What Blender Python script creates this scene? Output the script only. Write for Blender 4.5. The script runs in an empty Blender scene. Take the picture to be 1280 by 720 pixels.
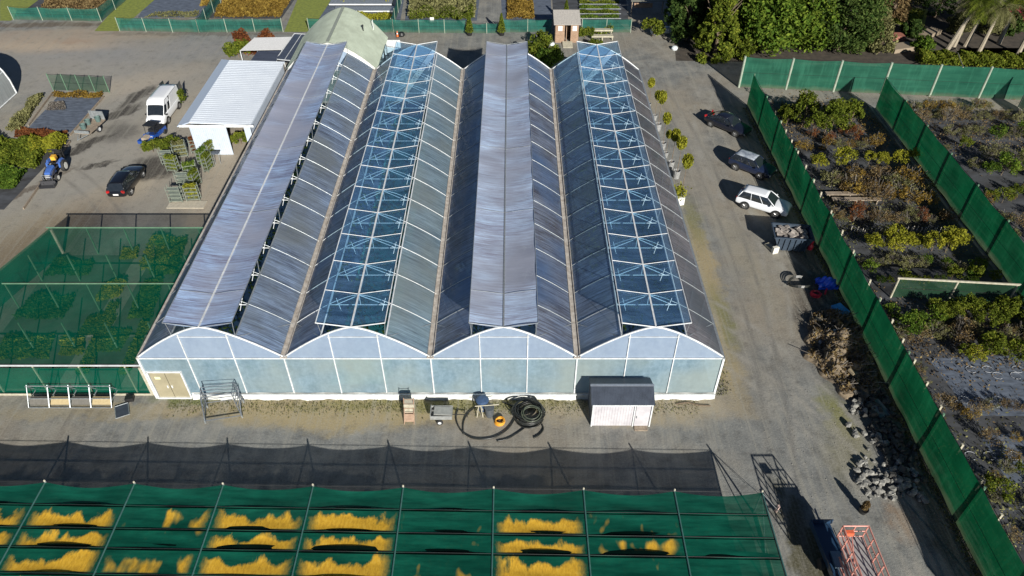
import bpy, math, random
import numpy as np
from mathutils import Vector, Matrix
S = bpy.context.scene
COL = S.collection
R = math.radians
# ---------------------------------------------------------------- camera
CAMZ, F, PH = 36.8, 915.0, R(41.52)
SN, CS = math.sin(PH), math.cos(PH)
cam = bpy.data.objects.new('camera', bpy.data.cameras.new('camera'))
COL.objects.link(cam); S.camera = cam
cam.location = (0, 0, CAMZ); cam.rotation_euler = (math.pi/2 - PH, 0, 0)
cam.data.sensor_width = 36; cam.data.lens = F/1280*36; cam.data.clip_end = 5000
# ---------------------------------------------------------------- light
SUN = Vector((.31, -.857, .4115)).normalized()
S.world = bpy.data.worlds.new('World'); S.world.use_nodes = True
wn = S.world.node_tree; bg = wn.nodes['Background']
sky = wn.nodes.new('ShaderNodeTexSky'); sky.sky_type = 'NISHITA'; sky.sun_disc = False
sky.sun_elevation = math.asin(SUN.z); sky.sun_rotation = math.atan2(SUN.x, SUN.y)
sky.air_density = .65; sky.dust_density = .15; sky.altitude = 2000; sky.ozone_density = 1.5
bg.inputs[1].default_value = .05
wn.links.new(sky.outputs[0], bg.inputs[0])
sl = bpy.data.lights.new('sun', 'SUN'); sl.energy = 5.0; sl.angle = R(.5); sl.color = (1, .965, .89)
so = bpy.data.objects.new('sun', sl); COL.objects.link(so)
so.rotation_euler = SUN.to_track_quat('Z', 'Y').to_euler(); so.location = (20, -40, 60)
S.view_settings.view_transform = 'Standard'; S.view_settings.look = 'None'
S.view_settings.exposure = 0.52; S.view_settings.gamma = 1
S.render.engine = 'CYCLES'
S.cycles.transparent_max_bounces = 16; S.cycles.max_bounces = 8

# ---------------------------------------------------------------- helpers
def P(px, py, z=0.0):
    """point of the site seen at a photo pixel, at height z"""
    k = (py-360)/F; D = CAMZ-z; den = SN+k*CS
    return Vector(((px-640)/F*D/den, D*(CS-k*SN)/den, z))
def tag(o, label=None, cat=None, group=None, kind=None):
    for k, v in (('label', label), ('category', cat), ('group', group), ('kind', kind)):
        if v: o[k] = v
    return o
def thing(name, loc, label, cat, group=None, rz=0):
    o = bpy.data.objects.new(name, None); COL.objects.link(o)
    o.location = loc; o.rotation_euler = (0, 0, rz); o.empty_display_size = .3
    return tag(o, label, cat, group)
def kids(o): return KID.get(o.name, [])
KID = {}
def rootloc(o):
    while o.parent: o = o.parent
    return o.location.copy()
class MB:
    def __init__(s): s.v = []; s.f = []
    def add(s, vs, fs):
        n = len(s.v); s.v += [tuple(p) for p in vs]; s.f += [tuple(i+n for i in f) for f in fs]; return s
    def box(s, c, d, rz=0, rx=0, ry=0):
        m = Matrix.Translation(c) @ Matrix.Rotation(rz, 4, 'Z') @ Matrix.Rotation(ry, 4, 'Y') @ Matrix.Rotation(rx, 4, 'X')
        h = [x/2 for x in d]
        vs = [m @ Vector((a*h[0], b*h[1], e*h[2])) for a in (-1, 1) for b in (-1, 1) for e in (-1, 1)]
        return s.add(vs, [(0,1,3,2),(4,6,7,5),(0,4,5,1),(2,3,7,6),(0,2,6,4),(1,5,7,3)])
    def tube(s, a, b, r, n=6, r2=None, caps=True):
        a = Vector(a); b = Vector(b); r2 = r if r2 is None else r2
        d = b-a
        if d.length < 1e-6: return s
        q = d.to_track_quat('Z', 'Y')
        vs = []
        for p, rr in ((a, r), (b, r2)):
            for i in range(n):
                t = 2*math.pi*i/n+.3; vs.append(p+q @ Vector((rr*math.cos(t), rr*math.sin(t), 0)))
        fs = [(i, (i+1) % n, n+(i+1) % n, n+i) for i in range(n)]
        if caps: fs += [tuple(range(n-1, -1, -1)), tuple(range(n, 2*n))]
        return s.add(vs, fs)
    def path(s, pts, r, n=6):
        pts = [Vector(p) for p in pts]; vs = []
        for i, p in enumerate(pts):
            d = (pts[min(i+1, len(pts)-1)]-pts[max(i-1, 0)]); q = d.to_track_quat('Z', 'Y')
            rr = r[i] if isinstance(r, (list, tuple)) else r
            for j in range(n):
                t = 2*math.pi*j/n; vs.append(p+q @ Vector((rr*math.cos(t), rr*math.sin(t), 0)))
        fs = []
        for i in range(len(pts)-1):
            for j in range(n):
                fs.append((i*n+j, i*n+(j+1) % n, (i+1)*n+(j+1) % n, (i+1)*n+j))
        fs += [tuple(range(n-1, -1, -1)), tuple((len(pts)-1)*n+j for j in range(n))]
        return s.add(vs, fs)
    def lathe(s, prof, c=(0,0,0), n=16, axis='Z'):
        c = Vector(c); vs = []
        for r, z in prof:
            for j in range(n):
                t = 2*math.pi*j/n; x, y = r*math.cos(t), r*math.sin(t)
                vs.append(c+(Vector((x, y, z)) if axis == 'Z' else Vector((x, z, y))))
        fs = [(i*n+j, i*n+(j+1) % n, (i+1)*n+(j+1) % n, (i+1)*n+j) for i in range(len(prof)-1) for j in range(n)]
        fs += [tuple(range(n-1, -1, -1)), tuple((len(prof)-1)*n+j for j in range(n))]
        return s.add(vs, fs)
    def grid(s, fn, nu, nv):
        vs = [fn(i/nu, j/nv) for j in range(nv+1) for i in range(nu+1)]
        return s.add(vs, [(j*(nu+1)+i, j*(nu+1)+i+1, (j+1)*(nu+1)+i+1, (j+1)*(nu+1)+i) for j in range(nv) for i in range(nu)])
    def loft(s, rings):
        n = len(rings[0]); vs = [p for r in rings for p in r]
        fs = [(i*n+j, i*n+(j+1) % n, (i+1)*n+(j+1) % n, (i+1)*n+j) for i in range(len(rings)-1) for j in range(n)]
        fs += [tuple(range(n-1, -1, -1)), tuple((len(rings)-1)*n+j for j in range(n))]
        return s.add(vs, fs)
    def prism(s, poly, z0, z1):
        n = len(poly); vs = [(p[0], p[1], z0) for p in poly]+[(p[0], p[1], z1) for p in poly]
        return s.add(vs, [tuple(range(n-1, -1, -1)), tuple(range(n, 2*n))]+[(i, (i+1) % n, n+(i+1) % n, n+i) for i in range(n)])
    def leaves(s, pts, size, rng, flat=0.0):
        pts = np.asarray(pts); n = len(pts)
        a = rng.normal(size=(n, 3)); a[:, 2] *= (1-flat); a /= np.linalg.norm(a, axis=1)[:, None]+1e-9
        b = rng.normal(size=(n, 3)); b = np.cross(a, b); b /= np.linalg.norm(b, axis=1)[:, None]+1e-9
        sz = size*rng.uniform(.6, 1.3, (n, 1))
        q = np.stack([pts-a*sz, pts-b*sz*.55, pts+a*sz, pts+b*sz*.55], 1).reshape(-1, 3)
        k = len(s.v); s.v += [tuple(p) for p in q.tolist()]
        s.f += [(k+4*i, k+4*i+1, k+4*i+2, k+4*i+3) for i in range(n)]
        return s
    def build(s, name, mt, parent=None, smooth=False, local=False):
        vs = s.v
        if parent is not None and not local:
            L = rootloc(parent); vs = [(p[0]-L.x, p[1]-L.y, p[2]-L.z) for p in vs]
        me = bpy.data.meshes.new(name); me.from_pydata(vs, [], s.f); me.update()
        if smooth: me.shade_smooth()
        me.materials.append(mt)
        o = bpy.data.objects.new(name, me); COL.objects.link(o)
        if parent is not None:
            o.parent = parent; KID.setdefault(parent.name, []).append(o)
        return o
def copy_tree(o, parent=None):
    c = o.copy(); COL.objects.link(c)
    if parent is not None:
        c.parent = parent; KID.setdefault(parent.name, []).append(c)
    for ch in list(KID.get(o.name, [])): copy_tree(ch, c)
    return c
def put(proto, used, loc, rz=0, sc=1, label=None, group=None):
    """first use moves the proto itself, later uses copy it"""
    if proto.name in used: o = copy_tree(proto)
    else: used.add(proto.name); o = proto
    o.location = loc; o.rotation_euler = (0, 0, rz); o.scale = (sc, sc, sc) if not isinstance(sc, tuple) else sc
    if label: o['label'] = label
    if group: o['group'] = group
    elif 'group' in o: del o['group']
    return o
USED = set()

# ---------------------------------------------------------------- materials
def nt(name):
    m = bpy.data.materials.new(name); m.use_nodes = True; t = m.node_tree
    b = t.nodes['Principled BSDF']; return m, t, b
def N(t, typ, **kw):
    n = t.nodes.new('ShaderNode'+typ)
    for k, v in kw.items():
        if isinstance(v, (int, float, str, bool)) and hasattr(n, k): setattr(n, k, v)
    return n
def noise(t, vec, scale, detail=4, rough=.6):
    n = N(t, 'TexNoise'); n.inputs['Scale'].default_value = scale; n.inputs['Detail'].default_value = detail
    n.inputs['Roughness'].default_value = rough
    if vec is not None: t.links.new(vec, n.inputs['Vector'])
    return n.outputs['Fac']
def pos(t, sc=(1,1,1), obj=False):
    if obj: src = N(t, 'TexCoord').outputs['Object']
    else: src = N(t, 'NewGeometry').outputs['Position']
    mp = N(t, 'Mapping'); mp.inputs['Scale'].default_value = sc; t.links.new(src, mp.inputs['Vector'])
    return mp.outputs[0]
def ramp(t, fac, stops):
    r = N(t, 'ValToRGB'); e = r.color_ramp.elements
    while len(e) < len(stops): e.new(.5)
    for i, (p, c) in enumerate(stops): e[i].position = p; e[i].color = (*c, 1) if len(c) == 3 else c
    t.links.new(fac, r.inputs[0]); return r.outputs[0]
def mixc(t, fac, a, b, mode='MIX'):
    m = N(t, 'Mix'); m.data_type = 'RGBA'; m.blend_type = mode
    for s, v in ((m.inputs[0], fac), (m.inputs[6], a), (m.inputs[7], b)):
        if isinstance(v, (int, float)): s.default_value = v
        elif isinstance(v, tuple): s.default_value = (*v, 1)
        else: t.links.new(v, s)
    return m.outputs[2]
def math_(t, op, a, b=None, c=None, clamp=False):
    m = N(t, 'Math'); m.operation = op; m.use_clamp = clamp
    for s, v in zip(m.inputs, (a, b, c)):
        if v is None: continue
        if isinstance(v, (int, float)): s.default_value = v
        else: t.links.new(v, s)
    return m.outputs[0]
def bump(t, b, h, st=.3, d=.05):
    n = N(t, 'Bump'); n.inputs['Strength'].default_value = st; n.inputs['Distance'].default_value = d
    t.links.new(h, n.inputs['Height']); t.links.new(n.outputs[0], b.inputs['Normal'])
MC = {}
def M(name, c, c2=None, rough=.6, metal=0, sc=6, coat=0, b=0, stretch=(1,1,1)):
    if name in MC: return MC[name]
    m, t, p = nt(name); c2 = c2 or tuple(x*.72 for x in c)
    pv = pos(t, stretch); f = noise(t, pv, sc, 5, .65)
    t.links.new(ramp(t, f, [(.3, c2), (.65, c)]), p.inputs['Base Color'])
    p.inputs['Roughness'].default_value = rough; p.inputs['Metallic'].default_value = metal
    p.inputs['Coat Weight'].default_value = coat
    if b: bump(t, p, f, b, .03)
    MC[name] = m; return m
def Mleaf(name, cols, trans=.3, sc=.8):
    if name in MC: return MC[name]
    m, t, p = nt(name); t.nodes.remove(p)
    g = N(t, 'NewGeometry'); oi = N(t, 'ObjectInfo')
    f = noise(t, pos(t), sc, 3)
    a = math_(t, 'MULTIPLY', g.outputs['Random Per Island'], .55)
    a = math_(t, 'MULTIPLY_ADD', f, .9, math_(t, 'SUBTRACT', a, .3))
    a = math_(t, 'MULTIPLY_ADD', oi.outputs['Random'], .22, a)
    n = len(cols)
    c = ramp(t, a, [(.1+.8*i/(n-1), q) for i, q in enumerate(cols)])
    d = N(t, 'BsdfDiffuse'); tr = N(t, 'BsdfTranslucent'); mx = N(t, 'MixShader'); mx.inputs[0].default_value = trans
    t.links.new(c, d.inputs[0]); t.links.new(c, tr.inputs[0]); t.links.new(d.outputs[0], mx.inputs[1]); t.links.new(tr.outputs[0], mx.inputs[2])
    t.links.new(mx.outputs[0], t.nodes['Material Output'].inputs[0]); MC[name] = m; return m
def Mcloth(name, c, c2, clear=.2, trans=.5, stretch=(.3, .3, 4), sc=2.0, clear_col=(1,1,1), patches=False, dirt=False):
    """woven net: coloured threads that scatter light, with open holes between them"""
    if name in MC: return MC[name]
    m, t, p = nt(name); t.nodes.remove(p)
    pv = pos(t, stretch); f = noise(t, pv, sc, 5, .65)
    col = ramp(t, f, [(.3, c2), (.7, c)])
    bgn = noise(t, pos(t, (.3, .3, .6)), 1.0, 4, .6)
    col = mixc(t, math_(t, 'MULTIPLY', ramp(t, bgn, [(.35, (1,1,1)), (.6, (0,0,0))]), .45), col, tuple(x*.55 for x in c2))
    if dirt:
        sz = N(t, 'SeparateXYZ'); t.links.new(N(t, 'NewGeometry').outputs['Position'], sz.inputs[0])
        dz = math_(t, 'MULTIPLY', math_(t, 'SUBTRACT', math_(t, 'MULTIPLY', bgn, 1.1), sz.outputs[2]), 2.0, clamp=True)
        col = mixc(t, math_(t, 'MULTIPLY', dz, .55), col, (.2, .19, .12))
        wr = noise(t, pos(t, (2.2, 2.2, .25)), 1.0, 4, .7)
        col = mixc(t, math_(t, 'MULTIPLY', ramp(t, wr, [(.5, (0,0,0)), (.7, (1,1,1))]), .3), col, tuple(min(1, x*1.7+.01) for x in c))
    fac_clear = math_(t, 'MULTIPLY_ADD', f, .2, clear-.1)
    if patches:
        sp = N(t, 'SeparateXYZ'); t.links.new(N(t, 'UVMap').outputs[0], sp.inputs[0])
        u, v = sp.outputs[0], sp.outputs[1]
        big = noise(t, pos(t, (.55, .12, 0)), .9, 2, .5)
        wv = noise(t, pos(t, (3.5, 1.4, 0)), 2.0, 5, .75); wl = noise(t, pos(t, (.9, .5, 0)), 1.0, 2, .5)
        # v: 0 at the camera side of a strip, 1 at the far side; feathery far edge, clean near edge
        top = math_(t, 'MULTIPLY_ADD', wl, 1.7, math_(t, 'MULTIPLY_ADD', wv, .5, -.38))
        m1 = math_(t, 'MULTIPLY', math_(t, 'SUBTRACT', top, v), 5, clamp=True)
        m2 = math_(t, 'MULTIPLY', math_(t, 'SUBTRACT', v, .05), 14, clamp=True)
        # u: within a bay
        mu = math_(t, 'MULTIPLY', math_(t, 'SUBTRACT', .47, math_(t, 'ABSOLUTE', math_(t, 'ADD', math_(t, 'SUBTRACT', u, .5), math_(t, 'MULTIPLY', math_(t, 'SUBTRACT', wv, .5), .12)))), 9, clamp=True)
        att = N(t, 'Attribute'); att.attribute_name = 'patch'
        sel = math_(t, 'MULTIPLY', math_(t, 'SUBTRACT', math_(t, 'ADD', att.outputs['Fac'], math_(t, 'MULTIPLY', math_(t, 'SUBTRACT', wl, .5), .9)), .45), 9, clamp=True)
        msk = math_(t, 'MULTIPLY', math_(t, 'MULTIPLY', m1, m2), math_(t, 'MULTIPLY', mu, sel))
        oc = ramp(t, noise(t, pos(t, (3, 1, 1)), 3, 5, .7), [(.3, (.55, .3, .04)), (.55, (.82, .48, .05)), (.8, (.85, .58, .13))])
        col = mixc(t, msk, col, oc)
        fac_clear = math_(t, 'MULTIPLY', fac_clear, math_(t, 'SUBTRACT', 1, math_(t, 'MULTIPLY', msk, .9)))
    d = N(t, 'BsdfDiffuse'); tr = N(t, 'BsdfTranslucent'); mx = N(t, 'MixShader'); mx.inputs[0].default_value = trans
    t.links.new(col, d.inputs[0]); t.links.new(col, tr.inputs[0]); t.links.new(d.outputs[0], mx.inputs[1]); t.links.new(tr.outputs[0], mx.inputs[2])
    tp = N(t, 'BsdfTransparent'); tp.inputs[0].default_value = (*clear_col, 1); m2_ = N(t, 'MixShader')
    t.links.new(fac_clear, m2_.inputs[0]); t.links.new(mx.outputs[0], m2_.inputs[1]); t.links.new(tp.outputs[0], m2_.inputs[2])
    t.links.new(m2_.outputs[0], t.nodes['Material Output'].inputs[0]); MC[name] = m; return m
def Mfilm(name, c, c2, op, opvar=.2, rough=.25, stretch=(.35, 5, .35), tint=(.75, .88, .95), sc=1.0, trans=.48, c3=None):
    """greenhouse film or sheet: dirty translucent skin, see-through where clean, glossy"""
    if name in MC: return MC[name]
    m, t, p = nt(name)
    pv = pos(t, stretch); f = noise(t, pv, sc, 8, .78); g = noise(t, pos(t), .18, 2)
    h = noise(t, pos(t, (stretch[0]*1.6, .8, stretch[0]*1.6)), 1.0, 5, .7); k = noise(t, pos(t, (stretch[0]*2.2, 12, stretch[0]*2.2)), 1.0, 3, .7)
    f = math_(t, 'MULTIPLY_ADD', math_(t, 'SUBTRACT', h, .5), .6, f); f = math_(t, 'MULTIPLY_ADD', math_(t, 'SUBTRACT', k, .5), .6, f)
    col = ramp(t, f, [(.3, c2), (.7, c)])
    if c3: col = mixc(t, ramp(t, g, [(.4, (0,0,0)), (.62, (1,1,1))]), col, c3)
    t.links.new(col, p.inputs['Base Color']); p.inputs['Roughness'].default_value = rough
    p.inputs['Specular IOR Level'].default_value = .6
    bump(t, p, noise(t, pos(t, (.8, 1.5, .8)), 1.2, 3), .25, .06)
    tr = N(t, 'BsdfTranslucent'); t.links.new(col, tr.inputs[0])
    mx = N(t, 'MixShader'); mx.inputs[0].default_value = trans; t.links.new(p.outputs[0], mx.inputs[1]); t.links.new(tr.outputs[0], mx.inputs[2])
    tp = N(t, 'BsdfTransparent'); tp.inputs[0].default_value = (*tint, 1); gl = N(t, 'BsdfGlossy'); gl.inputs['Roughness'].default_value = .08
    fr = N(t, 'LayerWeight'); fr.inputs[0].default_value = .5
    cl = N(t, 'MixShader'); t.links.new(math_(t, 'MULTIPLY_ADD', math_(t, 'POWER', fr.outputs['Facing'], 4), .8, .05), cl.inputs[0])
    t.links.new(tp.outputs[0], cl.inputs[1]); t.links.new(gl.outputs[0], cl.inputs[2])
    m2 = N(t, 'MixShader'); o = math_(t, 'MULTIPLY_ADD', math_(t, 'SUBTRACT', f, .5), opvar*4, op, clamp=True)
    t.links.new(o, m2.inputs[0]); t.links.new(cl.outputs[0], m2.inputs[1]); t.links.new(mx.outputs[0], m2.inputs[2])
    t.links.new(m2.outputs[0], t.nodes['Material Output'].inputs[0]); MC[name] = m; return m

white = M('white_steel', (.72, .74, .75), (.5, .51, .5), .45, sc=3)
galv = M('galvanised', (.42, .45, .46), (.25, .27, .28), .45, .5)
dirtywhite = M('dirty_gutter', (.52, .48, .43), (.28, .24, .2), .7, sc=3)
blackp = M('black_plastic', (.012, .012, .013), (.02, .02, .02), .5)
rubber = M('rubber', (.02, .02, .02), (.03, .03, .03), .8)
wood = M('weathered_wood', (.33, .27, .2), (.17, .13, .1), .85, sc=5, stretch=(1, 1, 1))
palewood = M('pale_timber', (.5, .46, .36), (.3, .28, .2), .85, sc=4)
concrete = M('concrete', (.42, .4, .36), (.26, .25, .23), .9, sc=2, b=.2)
glassd = M('dark_glass', (.012, .016, .02), (.02, .024, .03), .05, coat=1)
steel = M('bright_rim', (.6, .6, .6), (.4, .4, .4), .3, .8)
fencepost = M('fence_post', (.34, .38, .3), (.2, .26, .2), .8, sc=2)
greenpost = M('green_post', (.13, .24, .15), (.08, .16, .1), .8, sc=2)
L_yel = Mleaf('leaf_yellow_green', [(.08, .09, .015), (.22, .23, .025), (.38, .35, .04)])
L_grn = Mleaf('leaf_green', [(.025, .05, .01), (.08, .14, .02), (.19, .25, .035)])
L_drk = Mleaf('leaf_dark', [(.014, .03, .01), (.045, .08, .02), (.11, .15, .04)])
L_mid = Mleaf('leaf_mid_yellow', [(.035, .05, .01), (.1, .135, .018), (.23, .25, .035)])
L_brn = Mleaf('leaf_brown', [(.07, .045, .025), (.19, .13, .06), (.32, .25, .12)])
L_org = Mleaf('leaf_orange', [(.09, .06, .018), (.22, .14, .03), (.36, .26, .06)])
L_red = Mleaf('leaf_rust', [(.07, .028, .015), (.17, .06, .025), (.26, .12, .045)])
L_dry = Mleaf('leaf_olive', [(.06, .06, .03), (.16, .16, .065), (.3, .29, .13)])
L_gry = Mleaf('twig_grey', [(.07, .06, .05), (.17, .15, .13), (.3, .28, .25)])
bark = M('bark', (.2, .15, .1), (.1, .07, .05), .9, sc=8, stretch=(1, 1, .2))

# ================================================================= SETTING
# ground: gravel yard with dirt, moss and wet patches
def ground_material():
    m, t, p = nt('gravel'); 
    pv = pos(t); big = noise(t, pv, .06, 5, .6); mid = noise(t, pv, .55, 5, .65); fine = noise(t, pv, 7, 4, .8); vf = noise(t, pv, 30, 2, .7)
    c = ramp(t, mid, [(.28, (.12, .124, .122)), (.5, (.185, .19, .182)), (.7, (.27, .268, .245))])
    c = mixc(t, ramp(t, big, [(.45, (0,0,0)), (.6, (.7, .7, .7))]), c, (.3, .25, .18))
    # distorted position for region masks
    nz = N(t, 'TexNoise'); nz.inputs['Scale'].default_value = .5; nz.inputs['Detail'].default_value = 6; nz.inputs['Roughness'].default_value = .7
    t.links.new(pv, nz.inputs['Vector'])
    vm = N(t, 'VectorMath'); vm.operation = 'MULTIPLY_ADD'; vm.inputs[1].default_value = (3.2, 3.2, 0)
    t.links.new(nz.outputs['Color'], vm.inputs[0])
    sb = N(t, 'VectorMath'); sb.operation = 'SUBTRACT'; sb.inputs[1].default_value = (1.6, 1.6, 0); t.links.new(pv, sb.inputs[0])
    t.links.new(sb.outputs[0], vm.inputs[2]); wp = vm.outputs[0]
    def ell(cx, cy, rx, ry, rot=0, soft=.5, amt=1.0):
        mp = N(t, 'Mapping'); mp.vector_type = 'TEXTURE'; mp.inputs['Location'].default_value = (cx, cy, 0)
        mp.inputs['Rotation'].default_value = (0, 0, rot); mp.inputs['Scale'].default_value = (rx, ry, 1e6)
        t.links.new(wp, mp.inputs['Vector'])
        ln = N(t, 'VectorMath'); ln.operation = 'LENGTH'; t.links.new(mp.outputs[0], ln.inputs[0])
        mr = N(t, 'MapRange'); mr.interpolation_type = 'SMOOTHSTEP'
        mr.inputs[1].default_value = 1-soft; mr.inputs[2].default_value = 1+soft*.4; mr.inputs[3].default_value = amt; mr.inputs[4].default_value = 0
        t.links.new(ln.outputs['Value'], mr.inputs[0]); return mr.outputs[0]
    def E(px, py, rx, ry, rot, col, soft=.5, amt=.9):
        nonlocal c
        q = P(px, py); c = mixc(t, ell(q.x, q.y, rx, ry, rot, soft, amt), c, col)
    tan = (.46, .39, .29); tan2 = (.35, .28, .15); grass = (.12, .14, .035); wet = (.045, .04, .035); brown = (.1, .075, .055)
    E(120, 190, 16, 22, -.2, (.34, .315, .27), .8, .75); E(60, 90, 26, 7, -.1, (.33, .31, .28), .8, .6); E(200, 62, 22, 4, .1, (.27, .27, .27), .7, .6); E(150, 110, 9, 3, .6, (.42, .36, .28), .8, .7); E(300, 110, 5, 14, -.5, (.4, .34, .26), .7, .5); E(50, 56, 11, 2.5, 0, (.46, .36, .26), .7, .8); E(90, 51, 3, .8, 0, (.3, .17, .1), .6, .7)
    E(70, 45, 15, 2.4, 0, (.36, .29, .22), .6, .8); E(70, 31, 14, .9, 0, brown, .5, .9); E(250, 42, 15, .7, 0, brown, .5, .5)
    E(110, 260, 10, 2.6, .95, tan, .7, .7); E(275, 230, 2.2, 12, .05, (.4, .34, .26), .4, .9)
    E(15, 330, 4.5, 11, -.45, brown, .6, .9); E(20, 300, 5, 6, -.3, tan2, .6, .3)
    E(170, 122, .9, 3.2, -.3, wet, .5, 1); E(150, 142, .8, 2.6, -.6, wet, .5, 1); E(150, 165, 2.4, 2.4, -.5, (.1, .095, .085), .7, .8); E(108, 182, .7, 3.4, -.6, wet, .5, 1); E(121, 205, .5, 1.8, -1, wet, .4, 1)
    E(195, 210, 3.0, 2.4, 0, wet, .4, .95); E(30, 240, .5, 6, -.55, brown, .5, .8)
    E(420, 514, 11, 1.7, 0, tan2, .5, .95); E(150, 515, 9, .8, 0, tan2, .5, .5); E(780, 510, 9, 1.6, 0, (.36, .3, .2), .5, .9); E(230, 497, 2.5, .6, 0, grass, .6, .9)
    E(560, 505, 11, .7, 0, (.2, .19, .06), .7, .8)
    E(900, 440, 1.3, 5.2, .05, tan2, .6, .9); E(880, 330, 1.1, 8, 0, tan2, .6, .9); E(905, 400, .8, 4, 0, grass, .8, .6); E(865, 275, .9, 4, 0, grass, .8, .5)
    E(1045, 515, .9, 2.4, 0, (.2, .2, .05), .7, .8); E(1060, 560, 1.6, 3.2, -.3, (.22, .2, .11), .7, .6); E(1130, 650, 1.1, 1.5, 0, (.28, .18, .1), .7, .6)
    E(930, 320, 1.2, 9, .15, (.3, .27, .2), .8, .55); E(800, 130, 5, 2, 0, (.32, .27, .18), .8, .6); E(870, 190, 1.5, 12, 0, (.33, .3, .25), .8, .5)
    E(1070, 440, 3.4, 9, .1, (.05, .042, .035), .4, .9); E(1030, 350, 2.2, 6, .1, (.055, .05, .045), .4, .8); E(1010, 690, 1.0, 5, .1, (.075, .07, .035), .4, .95)
    E(1150, 590, 1.3, 12, 0, (.1, .085, .06), .5, .8)
    def track(cx, cy, rad, w_, amt, col, half=None):
        nonlocal c
        mp = N(t, 'Mapping'); mp.inputs['Location'].default_value = (-cx, -cy, 0); t.links.new(pv, mp.inputs['Vector'])
        ln = N(t, 'VectorMath'); ln.operation = 'LENGTH'; t.links.new(mp.outputs[0], ln.inputs[0])
        for dr_ in (0, 1.5):
            d_ = math_(t, 'ABSOLUTE', math_(t, 'SUBTRACT', ln.outputs['Value'], rad+dr_))
            k_ = math_(t, 'MULTIPLY', math_(t, 'SUBTRACT', 1, math_(t, 'DIVIDE', d_, w_)), amt, clamp=True)
            k_ = math_(t, 'MULTIPLY', k_, math_(t, 'MULTIPLY', math_(t, 'SUBTRACT', mid, .36), 4, clamp=True))
            c = mixc(t, k_, c, col)
    track(-6, 20, 27.5, .3, .8, (.3, .285, .25)); track(-3, 17, 24, .3, .7, (.32, .3, .26)); track(-70, 96, 47, .35, .8, (.34, .31, .26)); track(-62, 30, 34, .3, .7, (.14, .13, .115))
    track(60, 60, 40.5, .3, .7, (.3, .29, .26)); track(-80, 60, 101, .35, .8, (.3, .285, .25)); track(-120, 50, 137.5, .3, .7, (.13, .125, .115)); track(0, 118, 38, .35, .7, (.3, .28, .24))
    c = mixc(t, math_(t, 'MULTIPLY', ramp(t, fine, [(.45, (0,0,0)), (.7, (1,1,1))]), .35), c, (.4, .38, .34))
    c = mixc(t, math_(t, 'MULTIPLY', ramp(t, vf, [(.3, (1,1,1)), (.5, (0,0,0))]), .6), c, (.07, .065, .06))
    # tyre tracks running between greenhouse and fence
    wv = noise(t, pos(t, (2.4, .05, 1)), 1.0, 5, .7)
    c = mixc(t, math_(t, 'MULTIPLY', ramp(t, wv, [(.5, (0,0,0)), (.62, (1,1,1))]), .42), c, (.3, .285, .24))
    wg = noise(t, pos(t, (1.1, 1.1, 1)), 1.0, 6, .8); c = mixc(t, math_(t, 'MULTIPLY', ramp(t, wg, [(.3, (1,1,1)), (.46, (0,0,0))]), .5), c, (.1, .095, .085))
    t.links.new(c, p.inputs['Base Color']); p.inputs['Roughness'].default_value = .95; p.inputs['Specular IOR Level'].default_value = .2
    t.links.new(c, p.inputs['Base Color'])
    bump(t, p, math_(t, 'ADD', fine, math_(t, 'MULTIPLY', mid, .6)), .6, .05)
    return m
g = MB()
g.add([(-1500, -400, 0), (1500, -400, 0), (1500, 2500, 0), (-1500, 2500, 0)], [(0, 1, 2, 3)])
tag(g.build('ground', ground_material()), kind='structure')
weed = M('weed_mat', (.075, .08, .09), (.025, .024, .023), .8, sc=.5, b=.3, stretch=(1, 2, 1))
bluemat = M('blue_weed_mat', (.13, .155, .2), (.05, .06, .08), .7, sc=1.2, b=.3, stretch=(1, 3, 1))
lawn = M('lawn', (.22, .25, .04), (.12, .15, .03), .95, sc=2.5, b=.6)
soil = M('dark_soil', (.075, .06, .045), (.03, .025, .02), .95, sc=1.4, b=.5)  # dark earth, darkened further to paint in the shade of the trees
def sheet(name, poly, mt, lvl=1, dens=None):
    pts = [P(x, y) for x, y in poly]; z = .004*lvl
    b = MB(); b.add([(p.x, p.y, z) for p in pts], [tuple(range(len(pts)))])
    return tag(b.build(name, mt), kind='structure')
def wsheet(name, x0, x1, y0, y1, mt, lvl=1):
    b = MB(); b.add([(x0, y0, .004*lvl), (x1, y0, .004*lvl), (x1, y1, .004*lvl), (x0, y1, .004*lvl)], [(0, 1, 2, 3)])
    return tag(b.build(name, mt), kind='structure')
# beds, lawns and soil lying on the yard
wsheet('bed_matting', 25.6, 37.6, 14, 71.5, weed); wsheet('bed_matting', 38.6, 75, 8, 69.5, weed)
sheet('bed_matting', [(1160, 448), (1290, 444), (1290, 520), (1215, 520)], bluemat, 2); sheet('bed_matting', [(1225, 545), (1290, 540), (1290, 600), (1262, 606)], bluemat, 2)
sheet('soil', [(1200, 60), (1330, 60), (1330, 112), (1180, 108)], soil, 1); sheet('soil', [(845, 76), (1100, 80), (1180, 112), (1330, 118), (1330, -30), (835, -30)], soil, 1)
sheet('lawn', [(1095, 2), (1160, 12), (1155, 36), (1120, 30), (1090, 14)], lawn, 3)
sheet('lawn', [(0, 14), (46, -4), (0, -4)], lawn, 2); sheet('lawn', [(118, 39), (148, 39), (200, -6), (158, -6)], lawn, 3)
sheet('lawn', [(0, 26), (14, 26), (48, 0), (30, 0), (0, 14)], lawn, 3)
sheet('lawn', [(355, 40), (388, 40), (418, -6), (374, -6)], lawn, 3)
sheet('bed_matting', [(172, 22), (258, 22), (278, -6), (190, -6)], bluemat, 1); sheet('bed_matting', [(262, 23), (352, 23), (372, -6), (282, -6)], weed, 1)
sheet('bed_matting', [(22, 24), (122, 26), (156, -6), (40, -6)], weed, 1)
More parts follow.
